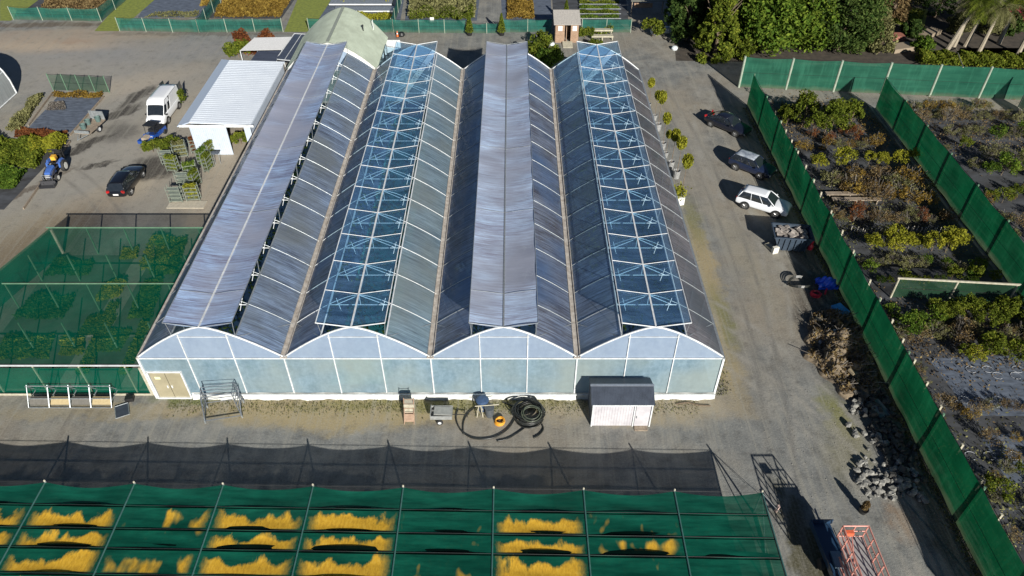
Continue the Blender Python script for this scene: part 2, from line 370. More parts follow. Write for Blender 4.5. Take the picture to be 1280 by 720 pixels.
sheet('bed_matting', [(388, 26), (500, 28), (506, -6), (412, -6)], bluemat, 1); sheet('bed_matting', [(506, 26), (596, 26), (600, -6), (510, -6)], bluemat, 1)
sheet('bed_matting', [(628, 26), (690, 26), (688, -6), (626, -6)], bluemat, 1); sheet('bed_matting', [(692, 30), (786, 30), (782, -6), (690, -6)], weed, 1)
sheet('bed_matting', [(35, 160), (90, 166), (127, 122), (72, 121)], bluemat, 2); sheet('bed_matting', [(-40, 262), (5, 262), (88, 175), (36, 165), (-40, 215)], weed, 1)
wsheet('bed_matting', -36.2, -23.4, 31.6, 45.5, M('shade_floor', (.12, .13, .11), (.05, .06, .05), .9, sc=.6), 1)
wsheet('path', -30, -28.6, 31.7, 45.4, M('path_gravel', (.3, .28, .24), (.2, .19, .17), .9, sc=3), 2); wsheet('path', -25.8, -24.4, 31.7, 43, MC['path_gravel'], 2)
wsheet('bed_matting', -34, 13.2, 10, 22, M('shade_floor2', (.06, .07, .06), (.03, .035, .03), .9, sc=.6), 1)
sheet('path', [(238, 186), (283, 187), (362, 80), (410, 80), (268, 262), (210, 262)], M('pale_path', (.42, .37, .29), (.3, .26, .2), .9, sc=1.5), 2) if False else None
wsheet('greenhouse_floor', -22.9, 12.9, 31, 70.9, M('gh_floor', (.05, .11, .2), (.02, .05, .1), .8, sc=.5), 2)  # blue floor colour paints the sky reflection seen at the clear vents
wsheet('greenhouse_floor', -12, -8.2, 32, 68, M('gh_floor_teal', (.03, .24, .24), (.02, .13, .14), .8, sc=.5), 3)  # teal strip added to paint the reflected tint under the second vent

# ---------------------------------------------------------------- the greenhouse
GX = [-23, -14, -5, 4, 13]; Y0, Y1 = 30.86, 71.0; EZ, RISE = 3.77, 2.6; HS = (Y1-Y0)/14
HOOPY = [Y0+i*HS for i in range(15)]
def arch(dx): return EZ+RISE*(1-(abs(dx)/4.5)**1.42)
gh = thing('greenhouse', ((GX[0]+GX[4])/2, Y0, 0), 'large four-span plastic greenhouse with arched roofs and long raised ridge vents', 'greenhouse')
film_dark = Mfilm('roof_film_dirty', (.4, .47, .62), (.13, .105, .11), .78, .2, .3, c3=(.16, .24, .42), sc=1.6, stretch=(.22, 5, .22))  # blues of the roof films paint in sky reflection; browns are dirt
film_mid = Mfilm('roof_film_grey', (.46, .6, .84), (.2, .23, .31), .76, .2, .25, c3=(.32, .36, .4), sc=1.6, stretch=(.22, 5, .22))
film_teal = Mfilm('roof_film_teal', (.45, .62, .74), (.25, .35, .43), .72, .18, .22, c3=(.4, .48, .5), sc=1.6, stretch=(.22, 4, .22))
film_brown = Mfilm('roof_film_brown', (.38, .34, .35), (.15, .125, .125), .82, .2, .33, c3=(.15, .15, .17), sc=1.6, stretch=(.22, 5, .22))
film_vent_blue = Mfilm('vent_film_blue', (.5, .7, 1.0), (.22, .2, .3), .93, .1, .25, sc=2.0, stretch=(.2, 4, .2), trans=.2, c3=(.4, .42, .52))  # vent film blues likewise carry painted sky reflection over the dirt streaks
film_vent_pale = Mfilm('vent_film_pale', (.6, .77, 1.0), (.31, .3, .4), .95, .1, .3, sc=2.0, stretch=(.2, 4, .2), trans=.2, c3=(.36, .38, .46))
film_clear = Mfilm('vent_film_clear', (.3, .58, .98), (.2, .42, .75), .24, .1, .1, tint=(.62, .85, 1.0), sc=.6)  # blue tint and diffuse colour stand in for sky mirrored in clear film
film_wall = Mfilm('wall_film', (.52, .72, .84), (.38, .56, .66), .66, .05, .3, sc=.8, stretch=(1.6, 1, .35), tint=(.8, .92, .95), c3=(.6, .72, .7))
film_gable = Mfilm('gable_film', (.54, .66, .82), (.48, .6, .78), .82, .03, .2, sc=.7, stretch=(1.2, 1, .5), tint=(.8, .9, .95))  # pale blue paints in the sky reflected by the bulging film
film_skirt = M('skirt_film', (.75, .76, .72), (.45, .45, .42), .6, sc=1.5, b=.4)
VH = 1.95
slopes = [(film_dark, film_mid), (film_dark, film_teal), (film_dark, film_dark), (film_mid, film_brown)]
for b_ in range(4):
    xc = (GX[b_]+GX[b_+1])/2
    for sd in (-1, 1):
        def fn(u, v):
            dx = sd*(VH+(4.5-VH)*u); return (xc+dx, Y0+(Y1-Y0)*v, arch(dx)+.03*math.sin(v*14*math.pi)**2*math.sin(u*math.pi))
        MB().grid(fn, 8, 56).build('roof_panel', slopes[b_][0 if sd < 0 else 1], gh, smooth=True)
    for i, y in enumerate(HOOPY):
        pts = [(xc+dx, y, arch(dx)+.035) for dx in np.linspace(-4.45, 4.45, 19)]
        end = i in (0, 14)
        MB().path(pts, .06 if end else .02, 6).build('hoop', white if end or b_ == 1 else galv, gh)
    # edge rails of the ridge opening and ridge tube
    m = MB()
    for dx in (-VH, VH): m.tube((xc+dx, Y0, arch(dx)+.05), (xc+dx, Y1, arch(dx)+.05), .05)
    m.tube((xc, Y0, EZ+RISE), (xc, Y1, EZ+RISE), .05)
    m.build('ridge_rail', white if b_ in (1, 3) else galv, gh)
    # wind braces under the film of the first bays
    for (ya, yb) in ((HOOPY[0], HOOPY[1]), (HOOPY[13], HOOPY[14])):
        for sd in (-1, 1):
            MB().tube((xc+sd*2.0, ya, arch(2.0)+.04), (xc+sd*4.4, yb, arch(4.4)+.04), .025).build('wind_brace', galv, gh)
    # raised butterfly vents
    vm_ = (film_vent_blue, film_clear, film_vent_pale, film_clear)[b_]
    vz = EZ+RISE+.06
    for sd in (-1, 1):
        def fv(u, v):
            w = (2.0 if not (b_ == 3 and sd > 0) else 2.0)
            return (xc+sd*(.04+w*u), Y0-.06+(Y1-Y0+.1)*v, vz+.34*u-.06*math.sin(math.pi*u)+.03*math.sin(v*28*math.pi)*u)
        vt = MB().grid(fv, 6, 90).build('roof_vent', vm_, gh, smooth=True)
        m = MB(); vr = .035 if b_ in (1, 3) else .022
        e = lambda u, y: (xc+sd*(.04+2.0*u), y, vz+.34*u+.03)
        m.tube(e(1, Y0-.06), e(1, Y1+.04), vr); m.tube(e(0, Y0-.06), e(1, Y0-.06), vr); m.tube(e(0, Y1+.04), e(1, Y1+.04), vr)
        for i, y in enumerate(HOOPY[1:-1]):
            if b_ in (1, 3) or i % 3 == 0: m.tube(e(0, y), e(1, y), .022 if b_ in (1, 3) else .012)
        m.build('vent_frame', white if b_ in (1, 3) else galv, vt)
        for y in HOOPY[::2]: MB().tube((xc+sd*1.9, y+.1, arch(1.9)+.04), (xc+sd*2.0, y+.1, vz+.32), .018).build('vent_rod', galv, vt)
    m = MB(); m.box((xc, (Y0+Y1)/2, vz+.02), (.1, Y1-Y0+.1, .05)); m.build('ridge_cap', white if b_ != 2 else galv, gh)
    # trusses at every hoop
    for y in HOOPY[1:-1]:
        m = MB(); c = arch(1.95)-.04
        m.tube((xc-1.9, y, c), (xc+1.9, y, c), .026); m.tube((xc, y, c), (xc, y, EZ+RISE), .02)
        for sd in (-1, 1):
            m.tube((xc, y+.02, EZ+RISE-.03), (xc+sd*1.55, y, c), .026); m.tube((xc+sd*1.55, y+.3, c+.3), (xc+sd*1.3, y, c-.5), .02)
            m.tube((xc+sd*1.9, y, c), (xc+sd*1.9, y+HS*.45, c+.05), .02)
        m.build('truss', white, gh)
for x in GX:
    m = MB()
    m.box((x, (Y0+Y1)/2, EZ+.1), (.3, Y1-Y0+.3, .06)); m.box((x-.17, (Y0+Y1)/2, EZ+.14), (.05, Y1-Y0+.3, .16)); m.box((x+.17, (Y0+Y1)/2, EZ+.14), (.05, Y1-Y0+.3, .16))
    if x in (-23, 13): m = MB().box((x, (Y0+Y1)/2, EZ), (.16, Y1-Y0+.2, .12))
    m.build('gutter', dirtywhite if x != 13 else galv, gh)
    if x not in (-23, 13):
        for y in HOOPY[1:-1:2]: MB().box((x, y, EZ/2), (.08, .08, EZ-.1)).build('column', galv, gh)
# end walls
for yw, out in ((Y0, -1), (Y1, 1)):
    for b_ in range(4):
        x0, x1 = GX[b_], GX[b_+1]; xc = (x0+x1)/2
        if out < 0 and b_ == 0:
            vs = [(-22.85, 0), (-22.85, 2.45), (-20.75, 2.45), (-20.75, .3), (x1, .3), (x1, EZ-.06), (x0, EZ-.06), (x0, 0)]
        else: vs = [(x0, .3), (x1, .3), (x1, EZ-.06), (x0, EZ-.06)]
        MB().add([(a, yw+out*.005, z) for a, z in vs], [tuple(range(len(vs)))]).build('wall_panel', film_wall, gh)
        top = [(x0, EZ)]+[(xc+dx, arch(dx)-.03) for dx in np.linspace(-4.4, 4.4, 17)]+[(x1, EZ)]
        MB().add([(a, yw+out*.01, z) for a, z in top], [tuple(range(len(top)))]).build('gable_panel', film_gable, gh)
        m = MB()
        for dx in (-1.45, 1.45): m.box((xc+dx, yw+out*.05, arch(dx)/2), (.06, .07, arch(dx)-.1))
        m.box((x1, yw+out*.055, EZ/2), (.08, .08, EZ))
        if b_ == 0: m.box((x0, yw+out*.055, EZ/2), (.11, .1, EZ))
        m.box((xc, yw+out*.07, EZ-.02), (8.9, .05, .07)); m.box((xc, yw+out*.06, 5.62), (3.1, .04, .035))
        m.build('wall_frame', white, gh)
m = MB(); rng = random.Random(3)
def sk(u, v):
    x = -20.6+(13.1+20.6)*u
    return (x, Y0-.06-.16*(1-v)-.04*math.sin(x*2.3)*(1-v)-.03*math.sin(x*7)*(1-v), .02+.5*v+.02*math.sin(x*3))
m.grid(sk, 160, 3).build('skirt', film_skirt, gh, smooth=True)
MB().box((-3.7, Y0-.2, .5), (33.5, .08, .07)).build('base_rail', white, gh)
for x in (-23, 13):
    s_ = 1 if x > 0 else -1
    MB().grid(lambda u, v: (x+s_*.02, Y0+(Y1-Y0)*u, .1+(EZ-.2)*v), 14, 2).build('wall_panel', film_mid, gh)
    m = MB()
    for y in HOOPY: m.box((x+s_*.06, y, EZ/2), (.09, .09, EZ-.1))
    m.box((x+s_*.06, (Y0+Y1)/2, .12), (.05, Y1-Y0, .2)); m.build('wall_frame', white, gh)
dr = M('door_panel', (.34, .3, .2), (.26, .23, .15), .6, sc=1)
for k, xc in enumerate((-22.3, -21.3)):
    d = MB().box((xc, Y0-.03, 1.22), (.96, .05, 2.36)).build('door', dr, gh)
    MB().box((xc+(.36 if k == 0 else -.36), Y0-.08, 1.15), (.06, .06, .22)).build('handle', white, d)
m = MB()
m.box((-21.8, Y0-.05, 2.5), (2.24, .1, .1)); m.box((-22.87, Y0-.05, 1.25), (.09, .1, 2.5)); m.box((-20.74, Y0-.05, 1.25), (.09, .1, 2.5)); m.box((-21.8, Y0-.1, .06), (2.2, .1, .1))
m.build('door_frame', white, gh)
MB().box((-22.35, Y0-.07, 1.95), (.34, .02, .22)).build('notice', M('notice_paper', (.7, .75, .45), (.6, .65, .4)), gh)
# crop inside, seen dimly through the film
rg = np.random.default_rng(5); pts = []
for xr in np.arange(-22, 12.5, 2.2):
    n = 900; pts.append(np.stack([rg.normal(xr, .45, n), rg.uniform(32.5, 69.5, n), np.abs(rg.normal(.7, .3, n))], 1))
tag(MB().leaves(np.concatenate(pts), .16, rg).build('greenhouse_crop', L_drk), 'rows of low green plants growing inside the big greenhouse', 'plants', kind='stuff')

# ---------------------------------------------------------------- shade house in front (camera side)
net_shade = Mcloth('net_shade_roof', (.01, .15, .095), (.005, .07, .048), .09, .24, (.35, 2.2, .3), 1.8, patches=True)
net_fold = Mcloth('net_fold', (.004, .02, .015), (.002, .008, .007), .04, .1)  # doubled cloth; near-black colour paints in the shade inside the fold
net_left = Mcloth('net_shade_left', (.005, .22, .125), (.003, .14, .09), .47, .4, (.4, .4, .3), .8)
def shx(x, y):   # the house stands a degree off the yard's grid
    return y-.0165*(x+25.7)
XB = [-35.4, -30.55, -25.7, -20.75, -15.85, -10.9, -5.95, -1.0, 3.9, 8.85, 13.6]
YS = [23.1, 21.75, 20.4, 19.3, 17.9, 16.6, 15.2, 13.8]
sh = thing('shade_house', (-10, 23, 0), 'long low shade house with sagging green net roof and orange patches along the near edge', 'shade house')
ZR = 2.05
# share of orange in each bay (left to right) for each strip (far to near)
PATCH = {1: [.6, .75, .8, .45, .8, .8, .3, .8, .4, 0], 2: [.6, .7, .75, .35, .75, .8, .3, .8, .4, 0], 3: [.8, .85, .9, .5, .9, .9, .4, .85, .35, 0],
         4: [.6, .8, .6, .4, .6, .8, .3, .8, .4, 0], 5: [0]*10, 6: [0]*10, 0: [0]*10}
for j in range(len(YS)-1):
    yf, yn = YS[j], YS[j+1]
    b = MB(); uv = []; pa = []
    for i in range(len(XB)-1):
        xa, xb = XB[i], XB[i+1]; NU, NV = 14, 6
        sg = .07+.03*((i*7+j*3) % 3); gp = (.16+.09*((i*5+j) % 3)) if j in (0, 1, 2) else .06
        if i == len(XB)-2: sg *= .5; gp *= .6
        def fs(u, v):    # v 0 near edge, 1 far edge
            s = math.sin(math.pi*u)
            x = xa+(xb-xa)*u; y = yn+(yf-yn)*v-.28*s*v*(j == 0)
            z = ZR-sg*s*(.25+.75*math.sin(math.pi*v)**.7)+.02*math.sin(9*v+x)*s
            return (x, shx(x, y), z)
        b.grid(fs, NU, NV)
        for jj in range(NV+1):
            for ii in range(NU+1): uv.append((ii/NU, jj/NV)); pa.append(PATCH[j][i])
    o = b.build('net_strip', net_shade, sh, smooth=True)
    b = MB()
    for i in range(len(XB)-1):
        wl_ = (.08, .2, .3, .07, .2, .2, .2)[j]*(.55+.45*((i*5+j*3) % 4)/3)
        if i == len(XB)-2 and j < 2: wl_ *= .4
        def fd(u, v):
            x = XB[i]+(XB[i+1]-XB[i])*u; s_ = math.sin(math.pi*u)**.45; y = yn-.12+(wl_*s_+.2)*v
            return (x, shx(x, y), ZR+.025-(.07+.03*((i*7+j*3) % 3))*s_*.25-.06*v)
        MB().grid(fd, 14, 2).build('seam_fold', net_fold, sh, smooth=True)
    ul = o.data.uv_layers.new(name='UVMap')
    for lp in o.data.loops: ul.data[lp.index].uv = uv[lp.vertex_index]
    at = o.data.attributes.new('patch', 'FLOAT', 'POINT')
    at.data.foreach_set('value', pa)
shp = M('shade_post', (.05, .14, .125), (.035, .1, .09), .7)
for i, x in enumerate(XB):
    y = shx(x, 23.1)
    o = MB().tube((x, y, 0), (x, y, ZR+.12), .055, 8).build('post', galv, sh)
    MB().lathe([(.05, 0), (.055, .16), (.03, .2)], (x, y, ZR+.02), 8).build('post_cap', palewood, o)
    MB().tube((x, y, ZR+.03), (x, shx(x, 13.8), ZR+.03), .042, 8).build('roof_beam', shp, sh)
    for yy in (18, 14): MB().tube((x, shx(x, yy), 0), (x, shx(x, yy), ZR), .05, 8).build('post', galv, sh)
for y in YS:
    MB().tube((XB[0], shx(XB[0], y), ZR+.01), (XB[-1], shx(XB[-1], y), ZR+.01), .012, 5).build('wire', blackp, sh)
x = XB[-1]; y = shx(x, 23.1)
m = MB(); m.tube((x, y, ZR), (x, y-2.6, .05), .035); m.tube((x, y, ZR), (x+1.5, y-.05, .05), .015); m.tube((x, y, ZR*.99), (x, y+1.9, .03), .012)
m.build('brace', galv, sh)
MB().box((x+.12, shx(x, 18.3), .12), (.07, 9.4, .22)).build('base_board', palewood, sh)
tag(MB().leaves(np.stack([rg.uniform(-33, 11, 9000), rg.uniform(14, 21.5, 9000), rg.uniform(0, .5, 9000)], 1), .13, rg).build('bedding_plants', L_org), 'mass of low orange-leaved plants growing under the near green net roof', 'plants', kind='stuff')

# ---------------------------------------------------------------- shade house on the left
sl_ = thing('shade_house', (-30, 38, 0), 'see-through green net shade house with pale pipe frame against the left side of the greenhouse', 'shade house')
ZL = 2.55; LX = [-36, -33.1, -30.2, -27.3, -24.4]; LY = [45.7, 42.4, 39.1, 35.2, 31.25]
def fl(u, v):
    x = -36+12.9*u; y = 31.25+(45.7-31.25)*v
    return (x, y, ZL+.02-.07*abs(math.sin(u*4.5*math.pi))*abs(math.sin(v*4*math.pi)))
MB().grid(fl, 36, 32).build('roof_net', net_left, sl_, smooth=True)
MB().grid(lambda u, v: (-39.8+16.5*u, 31.15-.02*math.sin(u*40), .05+2.45*v), 40, 2).build('front_net', net_left, sl_)
MB().grid(lambda u, v: (-36-3.8*(1-u), 31.25+14.45*u, .05+2.45*v), 2, 2).build('side_net', net_left, sl_)
MB().add([(-39.8, 31.25, ZL), (-36, 31.25, ZL), (-36, 45.7, ZL)], [(0, 1, 2)]).build('roof_net', net_left, sl_)
for y in (45.7, 39.1, 31.25):
    MB().box((-29.7 if y != 31.25 else -31.5, y, ZL+.06), (13 if y != 31.25 else 16.5, .07, .07)).build('roof_beam', greenpost if y > 32 else white, sl_)
for y in LY:
    for x in LX+([-39.0] if y < 33 else []):
        MB().box((x, y-.02, ZL/2), (.08, .08, ZL)).build('post', palewood if (y < 33) else greenpost, sl_)
MB().box((-23.35, 31.1, 1.3), (.22, .14, 2.6)).build('post', palewood, sl_)
MB().box((-31.5, 31.02, .1), (16.3, .05, .16)).build('base_board', palewood, sl_)
MB().box((-35.9, 45.7, 1.2), (.14, .14, 2.4)).build('post', palewood, sl_)

# ---------------------------------------------------------------- net fences
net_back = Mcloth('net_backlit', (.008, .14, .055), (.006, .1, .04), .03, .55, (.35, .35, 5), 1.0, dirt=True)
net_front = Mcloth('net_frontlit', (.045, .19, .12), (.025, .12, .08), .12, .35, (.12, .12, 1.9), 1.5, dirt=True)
net_far = Mcloth('net_far', (.05, .24, .18), (.03, .14, .11), .25, .4, (.15, .15, 2), 1.0, dirt=True)
net_pale = Mcloth('net_pale', (.06, .15, .08), (.04, .1, .06), .5, .4, (.3, .3, 2), 1.0)
def fence(pts, h, sp, mt, pm, label, group=None, pr=.07, lean=.0, board=False, side=0, name='net_fence', cat='fence'):
    f = thing(name, pts[0], label, cat, group)
    post_at = []
    for a, b in zip(pts[:-1], pts[1:]):
        a = Vector(a); b = Vector(b); d = b-a; n = max(1, round(d.length/sp)); nr = Vector((-d.y, d.x, 0)).normalized()
        ph = random.random()*6
        def fc(u, v):
            w = u*n; bulge = .1*math.sin(w*math.pi)**2*math.sin(math.pi*v)*(1+.8*math.sin(int(w)*2.3+ph))+.025*math.sin(w*9+v*7)*math.sin(w*math.pi)
            sagt = -(.05+.07*(math.sin(int(w)*5.1+ph) > 0))*math.sin((w % 1)*math.pi)*v
            return tuple(a+d*u+nr*(bulge+side)+Vector((0, 0, .06+(h-.06)*v+sagt)))
        MB().grid(fc, n*12, 8).build('net_panel', mt, f, smooth=True)
        for i in range(n+1): post_at.append(a+d*(i/n))
        m = MB(); m.tube(a+nr*side+Vector((0, 0, h)), b+nr*side+Vector((0, 0, h)), .02, 5); m.tube(a+nr*side+Vector((0, 0, h*.5)), b+nr*side+Vector((0, 0, h*.5)), .012, 5)
        m.build('wire', blackp, f)
        if board: MB().box((a+b)/2+nr*(side+.1)+Vector((0, 0, .1)), (.05, d.length, .2) if abs(d.y) > abs(d.x) else (d.length, .05, .2)).build('base_board', palewood, f)
    seen = []
    for p in post_at:
        if any((p-q).length < .5 for q in seen): continue
        seen.append(p); MB().tube(p, p+Vector((0, 0, h+.08)), pr, 8).build('post', pm, f)
    return f
random.seed(4)
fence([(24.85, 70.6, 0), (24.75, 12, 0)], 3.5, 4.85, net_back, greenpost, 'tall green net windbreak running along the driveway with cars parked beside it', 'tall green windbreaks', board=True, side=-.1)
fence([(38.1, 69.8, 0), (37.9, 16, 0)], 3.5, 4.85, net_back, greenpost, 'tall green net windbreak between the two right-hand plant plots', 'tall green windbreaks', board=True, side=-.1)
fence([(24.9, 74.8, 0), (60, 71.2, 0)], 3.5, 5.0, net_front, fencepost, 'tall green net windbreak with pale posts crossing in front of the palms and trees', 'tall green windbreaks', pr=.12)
fence([(53.2, 70.2, 0), (54.2, 62, 0)], 3.3, 4, net_front, fencepost, 'short piece of tall green windbreak cut off by the right edge of the picture', 'tall green windbreaks')
a = P(1113, 372); b = P(1258, 380)
scr = fence([a, b], 1.9, 4, net_pale, palewood, 'low pale green net screen with a timber top rail across the right nursery plot', board=False)
MB().box((a+b)/2+Vector((0, -.05, 1.95)), ((b-a).length+.3, .1, .12), rz=math.atan2((b-a).y, (b-a).x)).build('top_rail', palewood, scr)
m = MB(); 
def far_fence(px, label, h=1.7, sp=3.4): 
    return fence([P(x, y) for x, y in px], h, sp, net_far, fencepost, label, 'low green fences of the far beds', pr=.045)
far_fence([(17, 25), (127, 27), (161, -2)], 'low green net fence around the grassy bed at the upper left corner')
far_fence([(17, 25), (-10, 32)], 'short end of low green fence at the top left edge of the picture') if False else None
far_fence([(150, 39), (249, 41), (354, 40)], 'low green net fence in front of the dark matting and rust-coloured beds')
far_fence([(249, 41), (276, 4)], 'low green net side fence between the dark matting and the rust-coloured bed')
far_fence([(387, 40), (492, 41)], 'low green net fence partly behind the pale green barn')
far_fence([(490, 40), (505, -6)], 'low green net side fence running away to the right of the pale green barn')
far_fence([(492, 41), (588, 42)], 'low green net fence carrying a white sign in front of the shrub bed')
far_fence([(590, 42), (627, 42)], 'green net double gate between two potted conifers', h=1.3, sp=1.8)
far_fence([(629, 41), (690, 41)], 'low green net fence left of the little timber kiosk')
far_fence([(727, 41), (788, 41)], 'low green net fence behind the plant bench right of the timber kiosk')
a = P(67, 113); b = P(137, 116)
fence([a, b], 1.9, 1.5, net_pale, greenpost, 'low see-through green net screen at the far end of the left plant bed', pr=.04)
q = P(541, 36.5); MB_ = MB().box(q+Vector((0, -.15, 1.25)), (.5, .03, .62)); tag(MB_.build('sign', M('white_sign', (.75, .75, .72), (.65, .65, .62))), 'small white sign hung on the low green fence beyond the greenhouse', 'sign')
# ================================================================= OTHER BUILDINGS
corr = M('pale_green_roof', (.5, .56, .44), (.36, .4, .31), .7, sc=.6)
bn = thing('barn', (-18.5, 75.5, 0), 'pale green barn with an arched ridge roof directly behind the left end of the greenhouse', 'barn')
BY0, BY1 = 71.15, 80.6
def bar(dx): return EZ+.1+2.75*(1-(abs(dx)/4.6)**1.7)
for sd in (-1, 1):
    b = MB()
    def fb(u, v):
        dx = 4.75*sd*u; x = -18.5+dx; inset = 0
        return (x, BY0+(BY1-BY0-1.3*u*u)*v, (bar(dx) if abs(dx) < 4.6 else bar(4.6)-.1)+.012*math.sin(v*200))
    b.grid(fb, 14, 110).build('roof', corr, bn, smooth=False)
for yb in (BY0+.05, BY1-1.2):
    pl = [(-18.5+dx, bar(dx)-.05) for dx in np.linspace(-4.5, 4.5, 15)]
    MB().add([(-23, yb, 0)]+[(a, yb, z) for a, z in pl]+[(-14, yb, 0)], [tuple(range(17))]).build('end_wall', M('barn_wall', (.6, .6, .56), (.45, .45, .42), .7), bn)
MB().box((-22.95, 75.2, 1.85), (.08, 8, 3.7)).build('side_wall', MC['barn_wall'], bn)
m = MB()
for y in (72, 74, 76, 78, 79.3): m.box((-13.95, y, 1.9), (.16, .16, 3.8))
m.tube((-13.9, 72, 3.8), (-12.2, 79, .2), .07); m.box((-13.2, 79.2, 1.8), (1.5, .12, 3.4)); m.build('side_frame', white, bn)
MB().box((-18.5, (BY0+BY1)/2, EZ+2.9), (.3, BY1-BY0, .06)).build('ridge_cap', M('ridge_shade', (.3, .33, .28)), bn)  # ridge cap in a darker grey-green than the roof
m = MB(); q = P(454, 38, 5.6); m.tube(q+Vector((0,0,-.6)), q+Vector((0,0,.5)), .06); m.lathe([(.1, 0), (.1, .12), (.02, .2)], q+Vector((0, 0, .45)), 8); m.build('flue', blackp, bn)
m = MB(); m.tube(P(466, 30, 5.6)-Vector((0, 0, 1.3)), P(466, 30, 5.6)+Vector((0, 0, .5)), .04); m.build('mast', white, bn)

ws = thing('tool_shed', P(281, 187)-Vector((3.5, 0, 0)), 'open-fronted shed with a wide white metal roof left of the greenhouse', 'shed')
wroof = M('white_metal_roof', (.72, .77, .83), (.64, .69, .76), .4, sc=.5)
def slab(name, corners, th, mt, par, ribs=0, ax=0):
    c = [Vector(q) for q in corners]; n = (c[1]-c[0]).cross(c[3]-c[0]).normalized(); n = n if n.z > 0 else -n
    b = MB(); b.add([p for p in c]+[p-n*th for p in c], [(0, 1, 2, 3), (7, 6, 5, 4), (0, 4, 5, 1), (1, 5, 6, 2), (2, 6, 7, 3), (3, 7, 4, 0)])
    for i in range(ribs):
        t = (i+.5)/ribs; a = c[0].lerp(c[1], t) if ax == 0 else c[0].lerp(c[3], t); e = c[3].lerp(c[2], t) if ax == 0 else c[1].lerp(c[2], t)
        b.tube(a+n*.0, e+n*-.006, .014, 4, caps=True)
    return b.build(name, mt, par)
zf, zb_ = 3.1, 3.5
A = P(236, 153, 3.5); B = P(313, 156, 3.1); C = P(356, 77, 3.1); D_ = P(287, 75, 3.5)
slab('roof', [A, B, C, D_], .08, wroof, ws, ribs=34, ax=1)
E1 = P(221, 158, 3.0); E2 = P(277, 74, 3.0)
slab('roof_verge', [E1, A-Vector((.02, 0, 0)), D_-Vector((.02, 0, 0)), E2], .08, M('verge', (.5, .57, .68), (.45, .52, .62), .4), ws)
MB().box(((A.x+B.x)/2-.3, A.y-.06, 3.15), (B.x-A.x+1.4, .08, .22)).build('gutter', white, ws)
ww = M('white_cladding', (.5, .56, .64), (.44, .49, .57), .5, sc=2)
yf = A.y+.1
b = MB(); b.box((A.x+1.5, yf+.1, 1.5), (3.4, .08, 3.0)); 
for i in range(18): b.tube((A.x-.1+i*.19, yf+.05, 0), (A.x-.1+i*.19, yf+.05, 2.98), .018, 4)
b.build('front_wall', ww, ws)
MB().box((B.x-.3, yf+.1, 1.5), (.7, .1, 3.0)).build('front_wall', ww, ws)
MB().box((A.x-.15, yf+6.5, 1.5), (.08, 12.9, 3.0)).build('side_wall', ww, ws); MB().box((B.x, yf+6.5, 1.5), (.08, 12.9, 3.0)).build('side_wall', ww, ws)
MB().box(((A.x+B.x)/2, yf+13, 1.5), (B.x-A.x, .08, 3.0)).build('back_wall', ww, ws)
MB().box((A.x-.22, yf+1.0, 2.0), (.04, .8, .9)).build('window', glassd, ws)
lt = thing('lean_to', P(350, 72), 'low lean-to with dark translucent plastic roof between the white shed and the pale green barn', 'lean-to')
dk = Mfilm('lean_film', (.18, .2, .26), (.1, .11, .15), .95, .05, .3, sc=.8)
c1 = [P(368, 42, 2.9), P(386, 43, 3.4), P(366, 76, 3.4), P(345, 74, 2.9)]
slab('roof_panel', c1, .05, dk, lt); slab('roof_panel', [P(322, 64, 2.9), P(351, 63, 2.9), P(345, 77, 3.0), P(312, 77, 3.0)], .05, dk, lt)
m = MB()
for i in range(4): m.tube(c1[i], c1[(i+1) % 4], .06)
m.tube(c1[0].lerp(c1[1], .5), c1[3].lerp(c1[2], .5), .03); m.build('roof_frame', white, lt)
for q in c1: MB().tube((q.x, q.y, 0), q, .06).build('post', white, lt)
for q in (P(322, 64, 2.9), P(312, 77, 3.0)): MB().tube((q.x, q.y, 0), q, .06).build('post', white, lt)
cv = thing('awning', P(330, 66), 'pale canvas awning with dark red creeper growing along its front edge beyond the white shed', 'awning')
slab('canvas', [P(318, 47, 2.6), P(366, 46, 2.6), P(352, 62, 2.2), P(300, 63, 2.2)], .04, M('pale_canvas', (.62, .62, .62), (.5, .5, .5), .8), cv)
for q in (P(318, 47, 2.6), P(366, 46, 2.6), P(352, 62, 2.2), P(300, 63, 2.2)): MB().tube((q.x, q.y, 0), q, .05).build('post', white, cv)

# far-left polytunnel end
pt = thing('polytunnel', P(-40, 110), 'end of a pale plastic polytunnel cut off by the left edge of the picture', 'polytunnel')
ptf = Mfilm('tunnel_film', (.62, .64, .64), (.46, .48, .48), .9, .1, .4, c3=(.5, .52, .5))
A_ = P(21, 117); dd = (P(0, 136)-A_).normalized(); nn_ = Vector((dd.y, -dd.x, 0)); W_, L_ = 9.0, 14.0
def ptp(u, v, up=0): return tuple(A_+nn_*(W_/2*(1-math.cos(math.pi*u)))+dd*(L_*v)+Vector((0, 0, up+5.0*math.sin(math.pi*u)**.7)))
MB().grid(lambda u, v: ptp(u, v), 18, 14).build('cover', ptf, pt, smooth=True)
MB().add([ptp(u, .001) for u in np.linspace(0, 1, 17)], [tuple(range(17))]).build('end_wall', ptf, pt)
MB().path([ptp(u, 0, .03) for u in np.linspace(0, 1, 17)], .09, 6).build('end_frame', white, pt)
MB().tube(Vector(ptp(.12, 0, .04)), Vector(ptp(.12, 1, .04)), .04).build('side_rail', white, pt)
MB().tube(A_+Vector((.05, 0, .1)), A_+dd*L_+Vector((.05, 0, .1)), .06).build('base_rail', white, pt)

